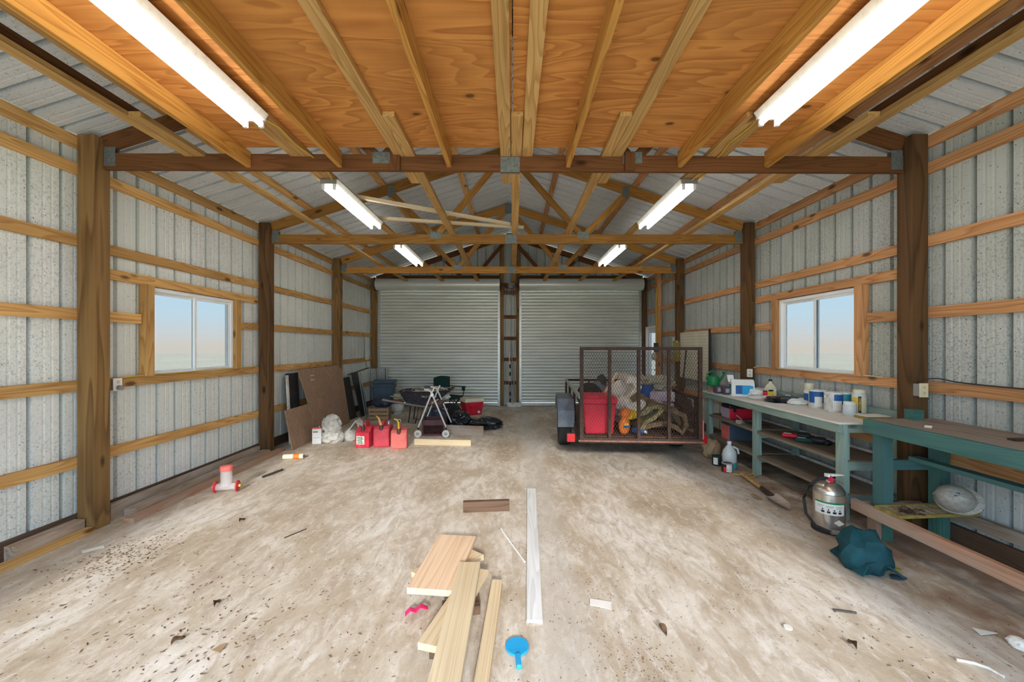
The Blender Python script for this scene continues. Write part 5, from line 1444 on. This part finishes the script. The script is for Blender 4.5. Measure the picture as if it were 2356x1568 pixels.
t = thing('table_tennis_paddle', 'bright blue table tennis paddle lying on the floor', 'paddle', (.025, 2.13, 0), R(3))
def circ(r, n=28, cy=0): return [(r * cos(2 * pi * k / n), cy + r * sin(2 * pi * k / n) * 1.06) for k in range(n)]
obj('blade', G().prism(circ(.062), .004, .014, 'Z'), 'paddle', t, bevel=.002); obj('rubber_edge', G().prism([(-.05, -.034), (.05, -.034), (.036, -.052), (.012, -.07), (-.012, -.07), (-.036, -.052)], .0142, .0158, 'Z'), 'paddle', t)
obj('handle', G().cbox((0, -.105, .014), (.026, .085, .024)), 'paddle', t, bevel=.006)
def litter(name, label, cat, pts, z, m, th=.003):
    o = obj(name, G().prism(pts, 0, th, 'Z'), m); o.location = (0, 0, z); return tag(o, label, cat)
def FP(u, v): Y = 1480.0 / (v - 795); return ((u - 1179) * Y / F, Y)
litter('paper_card', 'white paper card lying right of the trim board', 'paper', [FP(1357, 1378), FP(1407, 1386), FP(1406, 1403), FP(1357, 1393)], .004, 'paper')
litter('paper_strip', 'white paper strip near the left wall', 'paper', [FP(187, 1268), FP(238, 1255), FP(240, 1260), FP(190, 1273)], .004, 'paper')
litter('plastic_shard', 'white triangular shard at the lower right', 'shard', [FP(2236, 1446), FP(2295, 1459), FP(2256, 1463)], .006, 'paper')
litter('bottle_cap', 'round white lid on the floor', 'lid', [(FP(1813, 1445)[0] + .022 * cos(a), FP(1813, 1445)[1] + .022 * sin(a)) for a in [2 * pi * k / 16 for k in range(16)]], .003, 'paper', .008)
litter('scrap_card', 'small tan card scrap in the left foreground', 'scrap', [FP(487, 1497), FP(510, 1484), FP(522, 1484), FP(505, 1503)], .004, 'mortar')
x_, y_ = FP(1944, 1408); o = obj('black_pen', G().tube([(-.058, .015, .006), (.058, -.012, .006)], .006, 8), 'black', smooth=True); o.location = (x_, y_, 0); tag(o, 'black pen lying on the floor at the right', 'pen')
a, b2 = FP(604, 1099), FP(650, 1082); o = obj('stick', G().tube([(a[0], a[1], .014), ((a[0] + b2[0]) / 2, (a[1] + b2[1]) / 2 - .03, .016), (b2[0], b2[1], .014)], .014, 8), 'stick', smooth=True); tag(o, 'dark stick lying on the floor near the bird feeder', 'stick')
a, b2 = FP(654, 1238), FP(705, 1217); o = obj('twig', G().tube([(a[0], a[1], .005), (b2[0], b2[1], .005)], .004, 6), 'stick'); tag(o, 'thin dark twig on the floor left of the lumber', 'twig')
a = FP(2345, 1490); o = obj('crushed_cup', G().lump((0, 0, 0), (.03, .04, .025), 4, .4, 2, 3, sharp=True), 'paper', smooth=True); o.location = (a[0], a[1], 0); tag(o, 'crushed white cup at the right edge of the floor', 'cup')
rp = [FP(2200, 1520), FP(2240, 1528), FP(2275, 1540), FP(2310, 1560)]; o = obj('frayed_rope', G().tube([(p[0], p[1], .008) for p in rp], .008, 6), 'sack', smooth=True); tag(o, 'short frayed rope in the lower right corner', 'rope')
for u, v, lb in ((1525, 1452, 'left of the pen'), (410, 1476, 'in the left foreground'), (557, 1198, 'near the bird feeder'), (500, 1390, 'amid the crumbs at left'), (1960, 1485, 'in the right foreground')):
    p = FP(u, v); o = obj('dry_leaf', G().grid_fn(lambda s, q: Vector(((s - .5) * .07, (q - .5) * .04 * sin(pi * min(max(s, .04), .96)), .006 + .018 * abs(q - .5) * 2 + .01 * sin(5 * s))), 8, 4), 'leaf', smooth=True); o.location = (p[0], p[1], 0); o.rotation_euler = (0, 0, rng.uniform(0, 6)); tag(o, 'curled brown dry leaf ' + lb, 'leaf')

# crumbs, chips and leaf bits that nobody could count
cr = G(); rr = random.Random(11)
def crumb(x, y_, s):
    x = max(-3.4, min(3.4, x))
    a = rr.uniform(0, 6.28); L = s * rr.uniform(.6, 2.2); w = s * rr.uniform(.25, .6); h_ = s * rr.uniform(.15, .5)
    m = Matrix.Translation((x, y_, h_ / 2 + .0005)) @ Matrix.Rotation(a, 4, 'Z') @ Matrix.Rotation(rr.uniform(-.3, .3), 4, 'X')
    v = [cr.bm.verts.new(m @ Vector(p)) for p in ((-L / 2, 0, -h_ / 3), (0, -w / 2, -h_ / 3), (L / 2, 0, 0), (0, w / 2, -h_ / 3), (0, 0, h_ / 2))]
    for f_ in ((0, 1, 4), (1, 2, 4), (2, 3, 4), (3, 0, 4), (0, 3, 2, 1)): cr.bm.faces.new([v[k] for k in f_])
for k in range(4200):
    y_ = 1.5 + 7.5 * rr.random() ** 1.7; x = rr.uniform(-3.4, 3.3)
    if noise.noise((x * .9, y_ * .9, 3)) + rr.uniform(-.35, .35) < -.02: continue
    crumb(x, y_, rr.uniform(.004, .013))
for cx, cy, n, sp, sz in ((-2.98, 3.05, 420, .15, .016), (-1.9, 2.5, 150, .25, .016), (-1.55, 2.15, 110, .2, .018), (-2.6, 2.6, 120, .3, .016), (-1.0, 2.0, 90, .3, .014), (.62, 2.05, 200, .13, .008), (.55, 2.6, 120, .10, .008), (.47, 3.3, 120, .10, .008), (.16, 4.2, 60, .08, .008), (.14, 3.2, 90, .05, .008),
                      (.72, 1.9, 120, .1, .008), (1.9, 2.1, 60, .25, .012), (2.0, 2.5, 30, .15, .012), (-1.2, 2.9, 60, .3, .01), (2.3, 5.6, 120, .35, .012), (1.75, 5.3, 200, .4, .012), (3.1, 4.6, 200, .4, .012), (2.7, 4.3, 120, .35, .012), (3.1, 5.6, 80, .25, .012)):
    for k in range(n): crumb(cx + rr.gauss(0, sp), cy + rr.gauss(0, sp * 1.3), sz * rr.uniform(.4, 1.2))
tag(obj('floor_crumbs', cr, 'leaf'), 'scattered dark crumbs and leaf bits on the floor', 'debris', kind='stuff')
